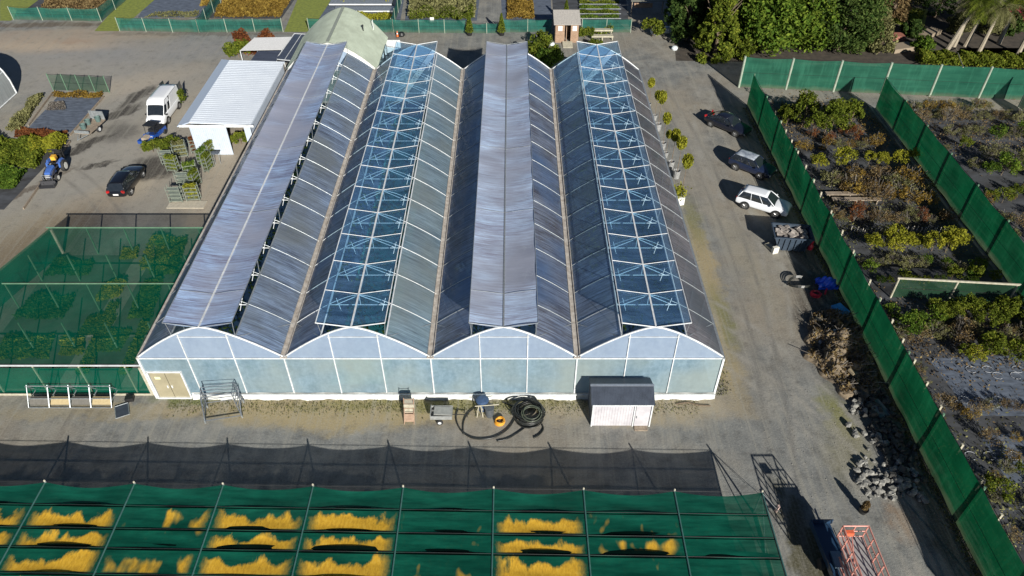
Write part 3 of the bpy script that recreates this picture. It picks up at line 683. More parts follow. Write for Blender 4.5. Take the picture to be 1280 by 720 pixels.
# garden shed against the greenhouse front
fs_ = thing('garden_shed', P(776, 532)+Vector((0, .9, 0)), 'small metal garden shed with dark ridged roof and pale walls standing against the greenhouse front', 'shed')
L0 = P(738, 532); R0 = P(814, 532); ys = L0.y; ye = ys+2.1; xl, xr = L0.x, R0.x-.1
shw = M('shed_panel', (.58, .56, .58), (.42, .4, .42), .5, sc=1.2); shr = M('shed_roof', (.075, .09, .12), (.05, .06, .08), .45, .3, sc=2)
HW, HR = 2.05, 2.6
b = MB(); b.box(((xl+xr)/2, ys+.03, HW/2), (xr-xl, .05, HW))
for i in range(22): b.tube((xl+.08+i*(xr-xl-.16)/21, ys, .03), (xl+.08+i*(xr-xl-.16)/21, ys, HW-.02), .014, 4)
b.build('front_wall', shw, fs_); MB().box(((xl+xr)/2, ye-.03, HW/2), (xr-xl, .05, HW)).build('back_wall', shw, fs_)
ym = (ys+ye)/2
for x in (xl+.03, xr-.03):
    MB().prism([(0, 0), (1, 0), (1, 1), (0, 1)], 0, 0) if False else None
    vs = [(x+dx, y, z) for dx in (-.02, .02) for y, z in ((ys+.06, 0), (ye-.06, 0), (ye-.06, HW), (ym, HR-.02), (ys+.06, HW))]
    MB().add(vs, [(0, 1, 2, 3, 4), (9, 8, 7, 6, 5)]+[(i, (i+1) % 5, 5+(i+1) % 5, 5+i) for i in range(5)]).build('side_wall', M('shed_side', (.1, .12, .15), (.07, .08, .1), .5), fs_)
for (ya, yb) in ((ys-.08, ym), (ye+.08, ym)):
    slab('roof', [(xl-.08, ya, HW), (xr+.08, ya, HW), (xr+.08, yb, HR), (xl-.08, yb, HR)], .03, shr, fs_, ribs=40)
MB().box(((xl+xr)/2, ym, HR+.03), (xr-xl+.2, .16, .04)).build('ridge_cap', M('ridge_metal', (.3, .33, .38), None, .4, .4), fs_)
dx_ = xl+(xr-xl)*.84
d = MB().box((dx_, ys-.05, HW/2-.03), (.86, .03, HW-.12)).build('door', shw, fs_); MB().box((dx_-.34, ys-.09, .95), (.05, .05, .2)).build('handle', galv, d)
m = MB(); m.box((dx_-.5, ys-.04, HW/2), (.07, .06, HW)); m.box((xr-.05, ys-.05, HW/2), (.08, .07, HW)); m.box((xl+.04, ys-.04, HW/2), (.07, .06, HW)); m.box(((xl+xr)/2, ys-.05, HW-.03), (xr-xl, .06, .08)); m.build('trim', white, fs_)
MB().box((dx_, ys-.25, .04), (.8, .35, .08)).build('step', wood, fs_)

# timber kiosk
ks = thing('kiosk', P(707, 53), 'small timber kiosk with a pale roof and an open doorway beyond the greenhouse', 'kiosk')
k0 = P(694, 53); k1 = P(722, 53); kd = 2.6; kh = 2.3; kw = M('kiosk_wood', (.36, .24, .16), (.22, .14, .09), .8, sc=3, stretch=(1, 1, 4))
for x, w in ((k0.x+.55, 1.1), (k1.x-.45, .9)):
    b = MB().box((x, k0.y, kh/2), (w, .08, kh)).build('front_wall', kw, ks)
    MB().box((x, k0.y-.06, kh-.55), (.5, .03, .6)).build('notice', MC['white_sign'], b)
MB().box((k0.x, k0.y+kd/2, kh/2), (.08, kd, kh)).build('side_wall', kw, ks); MB().box((k1.x, k0.y+kd/2, kh/2), (.08, kd, kh)).build('side_wall', kw, ks); MB().box(((k0.x+k1.x)/2, k0.y+kd, kh/2), (k1.x-k0.x, .08, kh)).build('back_wall', kw, ks)
slab('roof', [(k0.x-.25, k0.y-.4, kh+.05), (k1.x+.25, k0.y-.4, kh+.05), (k1.x+.25, k0.y+kd+.3, kh+.6), (k0.x-.25, k0.y+kd+.3, kh+.6)], .06, M('kiosk_roof', (.5, .47, .42), (.36, .33, .3), .7), ks, ribs=16)
MB().box((k0.x+1.45, k0.y-.9, .1), (1.2, 1.5, .08), rx=.1).build('ramp', palewood, ks)
MB().box((k0.x+1.3, k0.y+.1, 1.0), (.08, .7, 2.0)).build('door', kw, ks)
sg = thing('shelter', P(808, 17), 'small roofed stall with a pale timber front in the tree shade at the top', 'stall')
q = P(808, 17); MB().box(q+Vector((0, 0, 2.0)), (4.6, 1.6, .1), rx=.12).build('roof', M('stall_roof', (.2, .2, .17)), sg); MB().box(q+Vector((-.6, -.3, 1.2)), (2.4, .1, .6)).build('front_board', kw, sg)
for sx in (-2, 2): MB().box(q+Vector((sx, 0, 1)), (.12, .12, 2)).build('post', wood, sg)

# ================================================================= VEHICLES
def paint(name, c): return M(name, c, tuple(x*.93 for x in c), .28, coat=.8, sc=.5)
def lean(z, hw_b, hw_t, zb, zt): return hw_b+(hw_t-hw_b)*(z-zb)/(zt-zb)
def make_car(name, label, cat, col, L, W, zroof, kind, roofcol=None, group=None):
    """forward = +X, origin on the ground at mid-wheelbase"""
    t = thing(name, (0, 0, 0), label, cat, group); pm = paint('car_paint_%03d_%03d_%03d' % tuple(int(x*1000) for x in col), col)
    hl = L/2; w = W/2; r = .345 if zroof > 1.5 else .32
    belt = {'suv': .98, 'wagon': .9, 'sedan': .88, 'van': 1.12}[kind]
    # (x, belt height, half width factor, bottom)
    if kind == 'van': st = [(-hl, 1.1, .93, .35), (-hl+.06, 1.14, .98, .25), (-hl*.4, 1.14, 1, .22), (hl*.35, 1.12, 1, .22), (hl*.62, 1.1, .99, .24), (hl*.8, 1.02, .98, .24), (hl*.95, .88, .94, .25), (hl*.99, .7, .9, .3), (hl, .6, .87, .34)]
    elif kind == 'suv': st = [(-hl, .8, .88, .4), (-hl+.02, .9, .93, .34), (-hl+.14, .98, .96, .3), (-hl*.6, 1.0, 1, .26), (0, .98, 1, .24), (hl*.42, .98, 1, .24), (hl*.55, .98, .98, .25), (hl*.8, .93, .97, .27), (hl*.94, .84, .93, .28), (hl*.99, .72, .88, .3), (hl, .6, .84, .34)]
    else: st = [(-hl, .74, .82, .38), (-hl+.12, .9, .91, .3), (-hl*.6, .93, .99, .24), (0, .9, 1, .2), (hl*.38, .9, 1, .2), (hl*.52, .88, .98, .22), (hl*.8, .8, .97, .24), (hl*.93, .71, .92, .25), (hl*.99, .6, .86, .28), (hl, .5, .82, .32)]
    rings = []
    for x, zt, wf, zb in st:
        ww_ = w*wf; zm = zb+(zt-zb)*.55
        half = [(0, zb), (ww_*.8, zb), (ww_*.97, zb+.08), (ww_, zm), (ww_*.97, zt-.09), (ww_*.87, zt-.01), (ww_*.5, zt+.03), (0, zt+.04)]
        rings.append([Vector((x, y, z)) for y, z in half]+[Vector((x, -y, z)) for y, z in half[-2:0:-1]])
    bd = MB().loft(rings).build('body', pm, t, smooth=True, local=True)
    s = bd.modifiers.new('sub', 'SUBSURF'); s.levels = s.render_levels = 2
    # cabin
    if kind == 'van': cb = [(-hl+.03, belt, -hl+.1, zroof-.03), (hl*.78, .98, hl*.36, zroof-.02)]
    elif kind == 'suv': cb = [(-hl+.1, .95, -hl+.42, zroof-.04), (hl*.5, .97, hl*.12, zroof-.02)]
    elif kind == 'wagon': cb = [(-hl+.12, .9, -hl+.5, zroof-.05), (hl*.46, .9, hl*.08, zroof-.02)]
    else: cb = [(-hl+.38, .9, -hl*.45, zroof-.05), (hl*.46, .9, hl*.06, zroof-.02)]
    (xb0, zb0, xb1, zt0), (xf0, zf0, xf1, zt1) = cb
    wb = w*.9; wt = w*(.86 if kind == 'van' else .7)
    def hwid(x, z): return wb+(wt-wb)*max(0, (z-belt))/(zroof-belt)
    g = MB(); n = 8; rr = []
    for i in range(n+1):
        u = i/n; xlo = xb0+(xf0-xb0)*u; xhi = xb1+(xf1-xb1)*u
        ease = .035*math.sin(math.pi*u); zt = zt0+(zt1-zt0)*u+ease; zl = zb0+(zf0-zb0)*u-.04
        sq = 1-.06*abs(2*u-1)**3
        rr.append([Vector((xlo, -wb*sq, zl)), Vector(((xlo+xhi)/2, -(wb+wt)/2*1.02*sq, (zl+zt)/2)), Vector((xhi, -wt*sq, zt-.04)), Vector((xhi, -wt*.6*sq, zt+.005)), Vector((xhi, 0, zt+.015)),
                   Vector((xhi, wt*.6*sq, zt+.005)), Vector((xhi, wt*sq, zt-.04)), Vector(((xlo+xhi)/2, (wb+wt)/2*1.02*sq, (zl+zt)/2)), Vector((xlo, wb*sq, zl))])
    g.loft(rr).build('windows', glassd, t, smooth=False, local=True)
    # roof skin: painted, follows the top of the cabin
    top = []
    for i in range(n+1):
        u = i/n; xx = xb1+(xf1-xb1)*u; zt = zt0+(zt1-zt0)*u+.035*math.sin(math.pi*u); sq = 1-.06*abs(2*u-1)**3
        top.append([Vector((xx, y*wt*sq*1.02, zt+dz)) for y, dz in ((-1, -.06), (-1, -.02), (-.6, .025), (0, .035), (.6, .025), (1, -.02), (1, -.06), (0, -.03))])
    MB().loft(top).build('roof', pm if not roofcol else roofcol, t, smooth=True, local=True)
    # pillars
    us = [0, .36, .68, 1] if kind != 'van' else [0, .05, .62, .8, 1]
    for u in us:
        xlo = xb0+(xf0-xb0)*u; xhi = xb1+(xf1-xb1)*u; zt = zt0+(zt1-zt0)*u; sq = 1-.06*abs(2*u-1)**3
        for sd in (-1, 1):
            a = Vector((xlo, sd*wb*sq*1.0, zb0+(zf0-zb0)*u-.04)); mid = Vector(((xlo+xhi)/2, sd*(wb+wt)/2*1.03*sq, (a.z+zt)/2)); c = Vector((xhi, sd*wt*sq, zt-.03))
            MB().path([a, mid, c], .036 if u in (0, 1) else .024, 6).build('pillar', pm, t, smooth=True, local=True)
    if kind == 'van':
        for sd in (-1, 1):
            vs = []
            for (u, top_) in ((0.0, 0), (.62, 0), (.62, 1), (0.0, 1)):
                xlo = xb0+(xf0-xb0)*u; xhi = xb1+(xf1-xb1)*u
                vs.append((xlo if not top_ else xhi, sd*((wb*1.035) if not top_ else wt*1.04), belt-.1 if not top_ else zroof-.06))
            MB().add(vs, [(0, 1, 2, 3)]).build('side_panel', pm, t, local=True)
    # wheels
    wx = hl*.6
    for sx in (-1, 1):
        for sd in (-1, 1):
            c = (sx*wx, sd*(w-.1), r)
            a_ = MB().lathe([(r+.07, -.1), (r+.07, .112)] if sd > 0 else [(r+.07, -.112), (r+.07, .1)], c, 24, 'Y').build('wheel_arch', blackp, t, local=True)
            wl = MB().lathe([(r*.6, -.12), (r*.97, -.12), (r, -.06), (r, .07), (r*.96, .125), (r*.6, .13)] if sd > 0 else [(r*.6, -.13), (r*.96, -.125), (r, -.07), (r, .06), (r*.97, .12), (r*.6, .12)], c, 24, 'Y').build('wheel', rubber, t, local=True)
            rim = MB()
            for q_ in range(5):
                an = q_*2*math.pi/5; cc = Vector(c)+Vector((0, sd*.125, 0))
                rim.tube(cc, cc+Vector((math.cos(an)*r*.6, 0, math.sin(an)*r*.6)), .035, 6)
            rim.lathe([(r*.64, sd*.125), (r*.64, sd*.14), (r*.56, sd*.14), (r*.56, sd*.125)], c, 20, 'Y'); rim.lathe([(.06, sd*.11), (.06, sd*.15)], c, 10, 'Y')
            rim.build('rim', steel, wl, local=True)
    lm = M('lamp_clear', (.7, .7, .68), (.6, .6, .6), .1, coat=1); lr = M('lamp_red', (.45, .01, .01), (.3, .01, .01), .15, coat=1); pw = M('plate_white', (.75, .75, .75), (.7, .7, .7))
    for sd in (-1, 1):
        MB().box((hl*.92, sd*w*.68, st[-2][1]-.12), (.3, .34, .13), rz=-sd*.45).build('headlight', lm, t, local=True)
        MB().box((-hl+.1, sd*w*.7, (.95 if kind != 'van' else 1.0)-.1), (.14, .26, .2 if kind != 'van' else .5), rz=sd*.3).build('tail_light', lr, t, local=True)
        MB().box((xf0-.32, sd*(wb+.13), zf0+.08), (.12, .2, .13)).build('mirror', pm if kind != 'van' else blackp, t, local=True)
    MB().box((-hl+.0, 0, .62), (.03, .46, .13)).build('number_plate', pw, t, local=True)
    MB().box((hl*.975, 0, .45), (.08, 1.0, .16)).build('grille', blackp, t, local=True)
    return t
def park(t, rear, front, near_right, W):
    """place from the ground contacts of its near-side rear and front wheels"""
    a = P(*rear); b = P(*front); d = (b-a).normalized(); left = Vector((-d.y, d.x, 0))
    c = (a+b)/2+(left if near_right else -left)*(W/2-.05)
    t.location = c; t.rotation_euler = (0, 0, math.atan2(d.y, d.x))
c = make_car('parked_car', 'white five-door hatchback crossover parked beside the green windbreak', 'car', (.78, .8, .83), 4.45, 1.82, 1.58, 'suv'); park(c, (931.7, 261.3), (966.7, 271.7), True, 1.82)
c = make_car('parked_car', 'dark blue compact car with pale roof between the black sedan and the white car', 'car', (.012, .02, .05), 4.1, 1.75, 1.56, 'suv', roofcol=M('pale_roof', (.42, .46, .5), (.12, .15, .2), .3, sc=2.5, coat=.6)); park(c, (919.3, 213), (948, 224), True, 1.75)
c = make_car('parked_car', 'black sedan partly in the windbreak shadow, farthest of the three cars by the fence', 'car', (.008, .01, .02), 4.7, 1.82, 1.45, 'sedan'); park(c, (886.5, 158), (919, 171.4), True, 1.82)
c = make_car('parked_car', 'glossy black estate car standing alone in the left yard, tail lights toward the viewer', 'car', (.006, .007, .01), 4.7, 1.85, 1.5, 'wagon'); park(c, (166.3, 242), (179.2, 222.7), True, 1.85)
van = make_car('van', 'white high-roofed delivery van with open back doors and green plants inside', 'van', (.8, .81, .82), 5.2, 1.95, 2.25, 'van'); park(van, (226.3, 133.5), (210, 156), False, 1.95)
for sd in (-1, 1):
    d_ = MB().box((-2.6-.42, sd*.92, 1.25), (.85, .05, 1.9), rz=sd*.12).build('back_door', paint('van_door', (.02, .03, .03)), van, local=True)
m = MB(); m.box((-2.55, 0, 1.25), (.06, 1.6, 1.8)); m.build('load_opening', blackp, van, local=True)  # black panel paints the darkness of the load space behind the doors
bwm = paint('van_white', (.8, .81, .82)); hl_ = 2.6
A0 = Vector((hl_*.36, 0, 2.25)); B0 = Vector((hl_*.78, 0, .98)); w_ = .975
m = MB()
rows_ = []
for f_, dy in ((-.35, .86), (0, .87), (.12, .88), (.3, .885)):
    p_ = A0.lerp(B0, max(0, f_)) if f_ >= 0 else A0+Vector((f_*2, 0, .03)); k_ = .09 if f_ > 0 else .05
    rows_.append([p_+Vector((k_, y*w_*dy, k_*.5-.07*abs(y)**4)) for y in np.linspace(-1, 1, 9)])
m.add([q for row_ in rows_ for q in row_], [(i*9+j, i*9+j+1, (i+1)*9+j+1, (i+1)*9+j) for i in range(3) for j in range(8)])
m.build('roof_brow', bwm, van, smooth=True, local=True)
for sd in (-1, 1): MB().add([(hl_*.05, sd*.9, 2.2), (hl_*.38, sd*.88, 2.2), (hl_*.5, sd*.93, 1.85), (hl_*.05, sd*.955, 1.85)], [(0, 1, 2, 3)]).build('side_panel', bwm, van, local=True)
vp = P(225, 118, 1.1); n_ = 900; pts = np.stack([rg.normal(vp.x-.05, .22, n_), rg.normal(vp.y-.1, .25, n_), rg.uniform(.5, 1.6, n_)], 1)
tag(MB().leaves(pts, .14, rg).build('potted_plants', L_mid), 'bunch of bright green plants loaded in the open back of the white van', 'plants')

# tractor
def wheel(par, c, r, w, mt_rim, name='wheel'):
    wl = MB().lathe([(r*.55, -w/2), (r*.93, -w/2), (r, -w*.25), (r, w*.25), (r*.93, w/2), (r*.55, w/2)], c, 20, 'Y').build(name, rubber, par, local=True)
    MB().lathe([(r*.57, -w/2-.012), (r*.57, w/2+.012)], c, 16, 'Y').build('rim', mt_rim, wl, local=True)
    return wl
def make_tractor(label, loc, rz, rops=True, loader=True, sc=1):
    t = thing('tractor', (0, 0, 0), label, 'tractor'); bl = paint('tractor_blue', (.06, .14, .42)); rimw = M('cream_rim', (.75, .74, .68), (.6, .6, .55)); dg = M('chassis_dark', (.05, .05, .055))
    m = MB()
    m.loft([[Vector((x, -w, z0)), Vector((x, -w, z1-.1)), Vector((x, -w*.7, z1)), Vector((x, w*.7, z1)), Vector((x, w, z1-.1)), Vector((x, w, z0))] for x, w, z0, z1 in ((.3, .34, .65, 1.35), (.9, .32, .62, 1.32), (1.5, .29, .6, 1.2), (1.62, .25, .62, 1.08))])
    m.build('bonnet', bl, t, local=True)
    MB().box((.4, 0, .55), (2.6, .34, .3)).build('chassis', dg, t, local=True)
    MB().box((1.66, 0, .86), (.06, .44, .34)).build('grille', M('grille_pale', (.5, .52, .55)), t, local=True)
    for sd in (-1, 1):
        wheel(t, (-.75, sd*.72, .62), .62, .36, rimw); wheel(t, (1.15, sd*.62, .38), .38, .24, rimw)
        f_ = MB(); f_.path([(-1.35, sd*.62, 1.0), (-1.1, sd*.62, 1.3), (-.6, sd*.62, 1.36), (-.2, sd*.62, 1.15), (-.1, sd*.62, .8)], .1, 6); f_.box((-.7, sd*.55, 1.25), (1.0, .34, .06)); f_.build('mudguard', bl, t, local=True)
    m = MB(); m.box((-.62, 0, 1.12), (.5, .5, .12)); m.box((-.86, 0, 1.38), (.1, .48, .45), ry=-.15); m.build('seat', blackp, t, local=True)
    m = MB(); m.lathe([(.2, 0), (.2, .03)], (-.08, 0, 1.45), 14); m.tube((-.08, 0, 1.45), (.1, 0, 1.1), .025); m.build('steering_wheel', blackp, t, local=True)
    if rops:
        m = MB(); m.path([(-1.15, -.55, .8), (-1.2, -.55, 2.15), (-1.2, -.45, 2.3), (-1.2, .45, 2.3), (-1.2, .55, 2.15), (-1.15, .55, .8)], .05, 6); m.tube((-1.2, -.5, 1.7), (-1.2, .5, 1.7), .035)
        m.build('roll_bar', blackp, t, local=True)
        m = MB(); m.box((-1.65, 0, .9), (.6, 1.0, .08)); m.box((-1.95, 0, 1.35), (.06, 1.0, .9)); m.tube((-1.4, .4, .6), (-1.95, .4, 1.7), .03); m.tube((-1.4, -.4, .6), (-1.95, -.4, 1.7), .03); m.build('rear_carrier', blackp, t, local=True)
    if loader:
        m = MB()
        for sd in (-1, 1): m.path([(-.1, sd*.46, 1.05), (1.0, sd*.46, 1.1), (1.7, sd*.46, .85), (2.15, sd*.46, .25)], .06, 6)
        m.tube((1.7, -.46, .85), (1.7, .46, .85), .05); m.build('loader_arm', dg, t, local=True)
        m = MB(); m.box((2.35, 0, .08), (.7, 1.5, .05)); m.box((2.05, 0, .3), (.06, 1.5, .5))
        for sd in (-1, 1): m.box((2.3, sd*.74, .2), (.6, .04, .3))
        m.build('bucket', dg, t, local=True)
        m = MB(); m.path([(1.75, -.4, .5), (1.85, -.4, 1.1), (1.85, .4, 1.1), (1.75, .4, .5)], .03); m.build('bull_bar', galv, t, local=True)
    t.location = loc; t.rotation_euler = (0, 0, rz); t.scale = (sc, sc, sc); return t
a = P(86, 210); b = P(75.5, 226); d = (b-a).normalized(); ctr = (a+b)/2+Vector((d.y, -d.x, 0))*.7; trz = math.atan2(d.y, d.x)
make_tractor('blue tractor with roll bar and lowered front bucket, facing down the left yard', ctr, trz, sc=.88)
hv = P(72, 204); tag(MB().box(ctr-d*.75+Vector((0, 0, 1.38)), (.45, .4, .35), rz=trz).build('jacket', M('hi_vis', (.75, .3, .03), (.7, .5, .05))), 'orange and yellow jacket bundle left on the tractor seat', 'jacket')
# small utility buggy in front of the van
ub = thing('utility_vehicle', P(198, 172), 'small blue utility buggy with a black canopy nosed against the front of the white van', 'buggy')
ug = P(200, 170); rzb = math.atan2((P(180, 182)-P(205, 160)).y, (P(180, 182)-P(205, 160)).x)
ub.location = P(196, 171); ub.rotation_euler = (0, 0, rzb); ub.scale = (.82, .82, .82)
blu = paint('buggy_blue', (.015, .07, .32))
MB().loft([[Vector((x, -.65, .4)), Vector((x, -.68, z)), Vector((x, .68, z)), Vector((x, .65, .4))] for x, z in ((-1.3, .9), (-.1, .85), (.3, .75), (1.2, .95), (1.4, .7))]).build('body', blu, ub, local=True)
MB().box((-.75, 0, .98), (1.1, 1.3, .12)).build('cargo_tray', blackp, ub, local=True); MB().box((.15, 0, 1.0), (.5, 1.1, .35)).build('seat', blackp, ub, local=True)
MB().box((.25, 0, 1.9), (1.3, 1.4, .07)).build('canopy', blackp, ub, local=True)
m = MB()
for sx in (-.35, .85):
    for sd in (-.62, .62): m.tube((sx, sd, .8), (sx*.9, sd, 1.9), .03)
m.build('canopy_frame', blackp, ub, local=True)
for sx in (-.9, .95):
    for sd in (-.65, .65): wheel(ub, (sx, sd, .3), .3, .2, blackp)
for sd in (-.45, .45): MB().box((1.36, sd, .82), (.08, .2, .12)).build('headlight', MC['lamp_clear'], ub, local=True)
bt = thing('trailer', P(185, 180), 'little bright blue trailer tub with pots in it beside the plant trolleys', 'trailer'); bt.rotation_euler = (0, 0, rzb); bt.scale = (.8, .8, .8)
m = MB()
for sd in (-.6, .6): m.box((0, sd, .65), (1.7, .05, .4))
for sx in (-.85, .85): m.box((sx, 0, .65), (.05, 1.2, .4))
m.box((0, 0, .48), (1.7, 1.2, .05)); m.build('tub', blu, bt, local=True)
for sd in (-.65, .65): wheel(bt, (0, sd, .27), .27, .14, white)
tag(MB().box(P(185, 180)+Vector((0, 0, .7)), (.7, .5, .25), rz=rzb).build('box', M('cardboard', (.42, .35, .26), (.3, .25, .2))), 'brown box lying in the little blue trailer tub', 'box')
# flatbed cart with bins, left yard
fc_ = thing('flatbed_cart', P(116, 165), 'grey flatbed trailer with side gates standing near the left plant bed', 'trailer'); rzf = math.atan2((P(104, 172)-P(126, 152)).y, (P(104, 172)-P(126, 152)).x)
fc_.rotation_euler = (0, 0, rzf)
MB().box((0, 0, .62), (2.9, 1.5, .1)).build('deck', wood, fc_, local=True)
MB().box((-1.45, 0, 1.1), (.06, 1.5, .9)).build('gate', galv, fc_, local=True); MB().box((1.45, 0, .8), (.06, 1.5, .3)).build('gate', galv, fc_, local=True); m = MB(); m.tube((1.4, .5, .5), (2.4, 0, .45), .04); m.tube((1.4, -.5, .5), (2.4, 0, .45), .04); m.build('drawbar', galv, fc_, local=True)
for sd in (-.7, .7): wheel(fc_, (-.1, sd, .32), .32, .2, white)
for k, (dx, dy) in enumerate(((.6, -.3), (-.3, -.35), (-1.0, .3))):
    mm = Matrix.Rotation(rzf, 4, 'Z'); q = fc_.location+mm @ Vector((dx, dy, .67))
    tb = MB(); tb.lathe([(.22, 0), (.28, .5), (.26, .5), (.2, .04)], q, 10)
    tag(tb.build('bin', M('bin_green', (.1, .16, .15))), ['round green bin at the drawbar end of the grey flatbed trailer', 'round green bin in the middle of the grey flatbed trailer', 'round green bin at the far gate of the grey flatbed trailer'][k], 'bin', 'bins on the grey flatbed trailer')

# ================================================================= PLANT TROLLEYS
tro = thing('plant_trolley', (0, 0, 0), 'galvanised trolley with shelves', 'trolley')
m = MB()
for sx in (-.66, .66):
    for sy in (-.27, .27): m.box((sx, sy, 1.0), (.05, .05, 1.9))
m.build('frame', M('trolley_metal', (.3, .34, .28), (.2, .23, .19), .5, .3), tro, local=True)
for z in (.2, .65, 1.1, 1.55):
    m = MB()
    m.box((0, 0, z), (1.28, .5, .03)); m.box((0, -.26, z+.02), (1.3, .02, .06)); m.box((0, .26, z+.02), (1.3, .02, .06)); m.build('shelf', MC['trolley_metal'], tro, local=True)
for sx in (-.58, .58):
    for sy in (-.2, .2): MB().lathe([(.07, -.02), (.07, .02)], (sx, sy, .075), 10, 'Y').build('castor', blackp, tro, local=True)
spots = [(212, 205, .05, 'left of the cluster nearest the van, shelves mostly empty'), (218, 214, -.2, 'in the cluster below the van, empty'), (241, 222, .3, 'under the bright green plants'), (222, 252, .02, 'nearest the viewer with a pale top'), (243, 250, .1, 'nearest the viewer, packed with flowering pots'),
         (246, 233, 1.4, 'turned sideways in the middle of the cluster'), (256, 205, 1.3, 'turned sideways by the white shed corner'), (262, 212, 1.4, 'on the right edge of the cluster by the path'), (228, 196, .3, 'far end of the cluster'), (248, 190, .2, 'against the white shed wall'), (232, 233, .1, 'with an empty top in the middle of the cluster'), (265, 196, 1.35, 'by the doorway of the white shed')]
for i, (px, py, rz, w_) in enumerate(spots):
    o = put(tro, USED, P(px, py), rz, .85, label='galvanised plant trolley '+w_, group='plant trolleys outside the white shed')
for i, (px, py, rz, w_) in enumerate(spots):
    if i in (0, 3, 10): continue
    q = P(px, py); n_ = 900; mt = [L_mid, L_mid, L_grn, L_brn, L_yel, L_mid, L_grn, L_mid, L_dry, L_red, L_grn, L_mid][i]
    lv = rg.choice([.3, .75, 1.2, 1.62], n_, p=[.2, .2, .25, .35]); lx = rg.uniform(-.52, .52, n_); ly = rg.uniform(-.22, .22, n_); lv = lv*.85; cz, sz = math.cos(rz), math.sin(rz)
    pts = np.stack([q.x+lx*cz-ly*sz, q.y+lx*sz+ly*cz, lv+rg.uniform(0, .3, n_)], 1)
    tag(MB().leaves(pts, .08, rg).build('potted_plants', mt), 'small potted plants on the shelves of the trolley '+w_, 'plants', kind='stuff')
sd_ = thing('concrete_slab', P(235, 258), 'pale concrete slab under the nearest plant trolleys', 'slab')
MB().box(P(234, 256)+Vector((0, 0, .03)), (3.2, 1.1, .06)).build('slab', M('slab_pale', (.5, .45, .36)), sd_)
st = thing('stand', P(273, 205), 'small dark display stand on thin legs at the white shed doorway', 'stand')
MB().box(P(273, 205)+Vector((0, 0, 1.2)), (.7, .4, .1)).build('top', MC['shed_side'], st)
for sx in (-.25, .25): MB().tube(P(273, 205)+Vector((sx, 0, 0)), P(273, 205)+Vector((sx, 0, 1.2)), .025).build('leg', galv, st)
# ================================================================= THINGS IN FRONT OF THE GREENHOUSE
for k, (x0, x1) in enumerate(((32, 60), (58, 86), (84, 112), (110, 138))):
    a = P(x0+3, 510); b = P(x1+3, 510); w = b.x-a.x-.12; c = (a+b)/2
    t = thing('trestle', c, ['leftmost of the four pipe A-frame trestles before the left shade house', 'pipe A-frame trestle with a tan board, second from the left of four', 'pipe A-frame trestle with a dark board, third from the left of four', 'rightmost pipe A-frame trestle before the left shade house, pale tan board'][k], 'trestle', 'pipe trestles before the left shade house')
    for s in (-1, 1):
        m = MB(); x = c.x+s*w/2
        m.tube((x, c.y, .03), (x-.05, c.y+.85, 1.25), .03); m.tube((x, c.y+1.5, .03), (x-.05, c.y+.7, 1.25), .03); m.tube((x, c.y+.2, .35), (x, c.y+1.3, .35), .025); m.build('leg_frame', galv, t)
    m = MB()
    for y, z in ((0, .03), (1.5, .03), (.35, .5), (.8, 1.2)): m.tube((c.x-w/2, c.y+y, z), (c.x+w/2, c.y+y, z), .028)
    m.build('rail', galv, t)
    MB().box((c.x, c.y+.35, .3), (w-.1, .05, .5), rx=-.9).build('board', [M('board_dark', (.16, .15, .13)), M('board_tan', (.45, .36, .2), (.36, .28, .15)), MC['board_dark'], MC['board_tan']][k], t)
q = P(153, 514); t = thing('metal_tray', q, 'flat dark metal grate with pale rim lying on the gravel left of the tan door', 'grate')
MB().box(q+Vector((0, 0, .05)), (.75, 1.0, .04), rz=.45).build('plate', MC['shed_roof'], t)
m = MB(); mm = Matrix.Translation(q) @ Matrix.Rotation(.45, 4, 'Z')
for a, b in (((-.4, -.52), (.4, -.52)), ((.4, -.52), (.4, .52)), ((.4, .52), (-.4, .52)), ((-.4, .52), (-.4, -.52))): m.tube(mm @ Vector((*a, .07)), mm @ Vector((*b, .07)), .03)
m.build('rim', galv, t)
q = P(163, 500); tag(MB().box(q+Vector((0, 0, .15)), (.5, .35, .3), rz=.2).build('box', blackp), 'small black box in the grass by the corner post of the left shade house', 'box')
# tall bare rack on legs
f1 = P(257, 529); f2 = P(303, 522); t = thing('scaffold_rack', (f1+f2)/2, 'tall empty grey metal rack on four spread legs standing before the greenhouse', 'rack')
dk_ = M('rack_metal', (.12, .14, .17), (.2, .22, .24), .5, .4); ux = (f2-f1).normalized(); uy = Vector((-ux.y, ux.x, 0)); w = (f2-f1).length
b1 = f1+uy*1.25; b2 = f2+uy*1.25; h = 2.05
tops = [f1+ux*.2+uy*.3, f2-ux*.2+uy*.3, f2-ux*.1+uy*1.15, f1+ux*.1+uy*1.15]
for base, tp in zip((f1, f2, b2, b1), tops):
    MB().tube(base, tp+Vector((0, 0, h)), .035).build('leg', dk_, t)
    MB().tube(base+Vector((0, 0, 0)), base+Vector((0, 0, .25)), .05).build('foot', galv, t)
m = MB()
for k in range(6):
    z = .5+k*.31; fr = z/h
    pts = [b_.lerp(tp, fr)+Vector((0, 0, z)) for b_, tp in zip((f1, f2, b2, b1), tops)]
    for i in range(4):
        if i == 0 and k < 5: continue
        m.tube(pts[i], pts[(i+1) % 4], .022)
m.tube(f1+Vector((0, 0, .22)), f2+Vector((0, 0, .22)), .03); m.tube(f1+Vector((0, 0, .3)), b1+Vector((0, 0, 1.6)), .02); m.tube(f2+Vector((0, 0, .3)), b2+Vector((0, 0, 1.6)), .02)
m.build('rail', dk_, t)
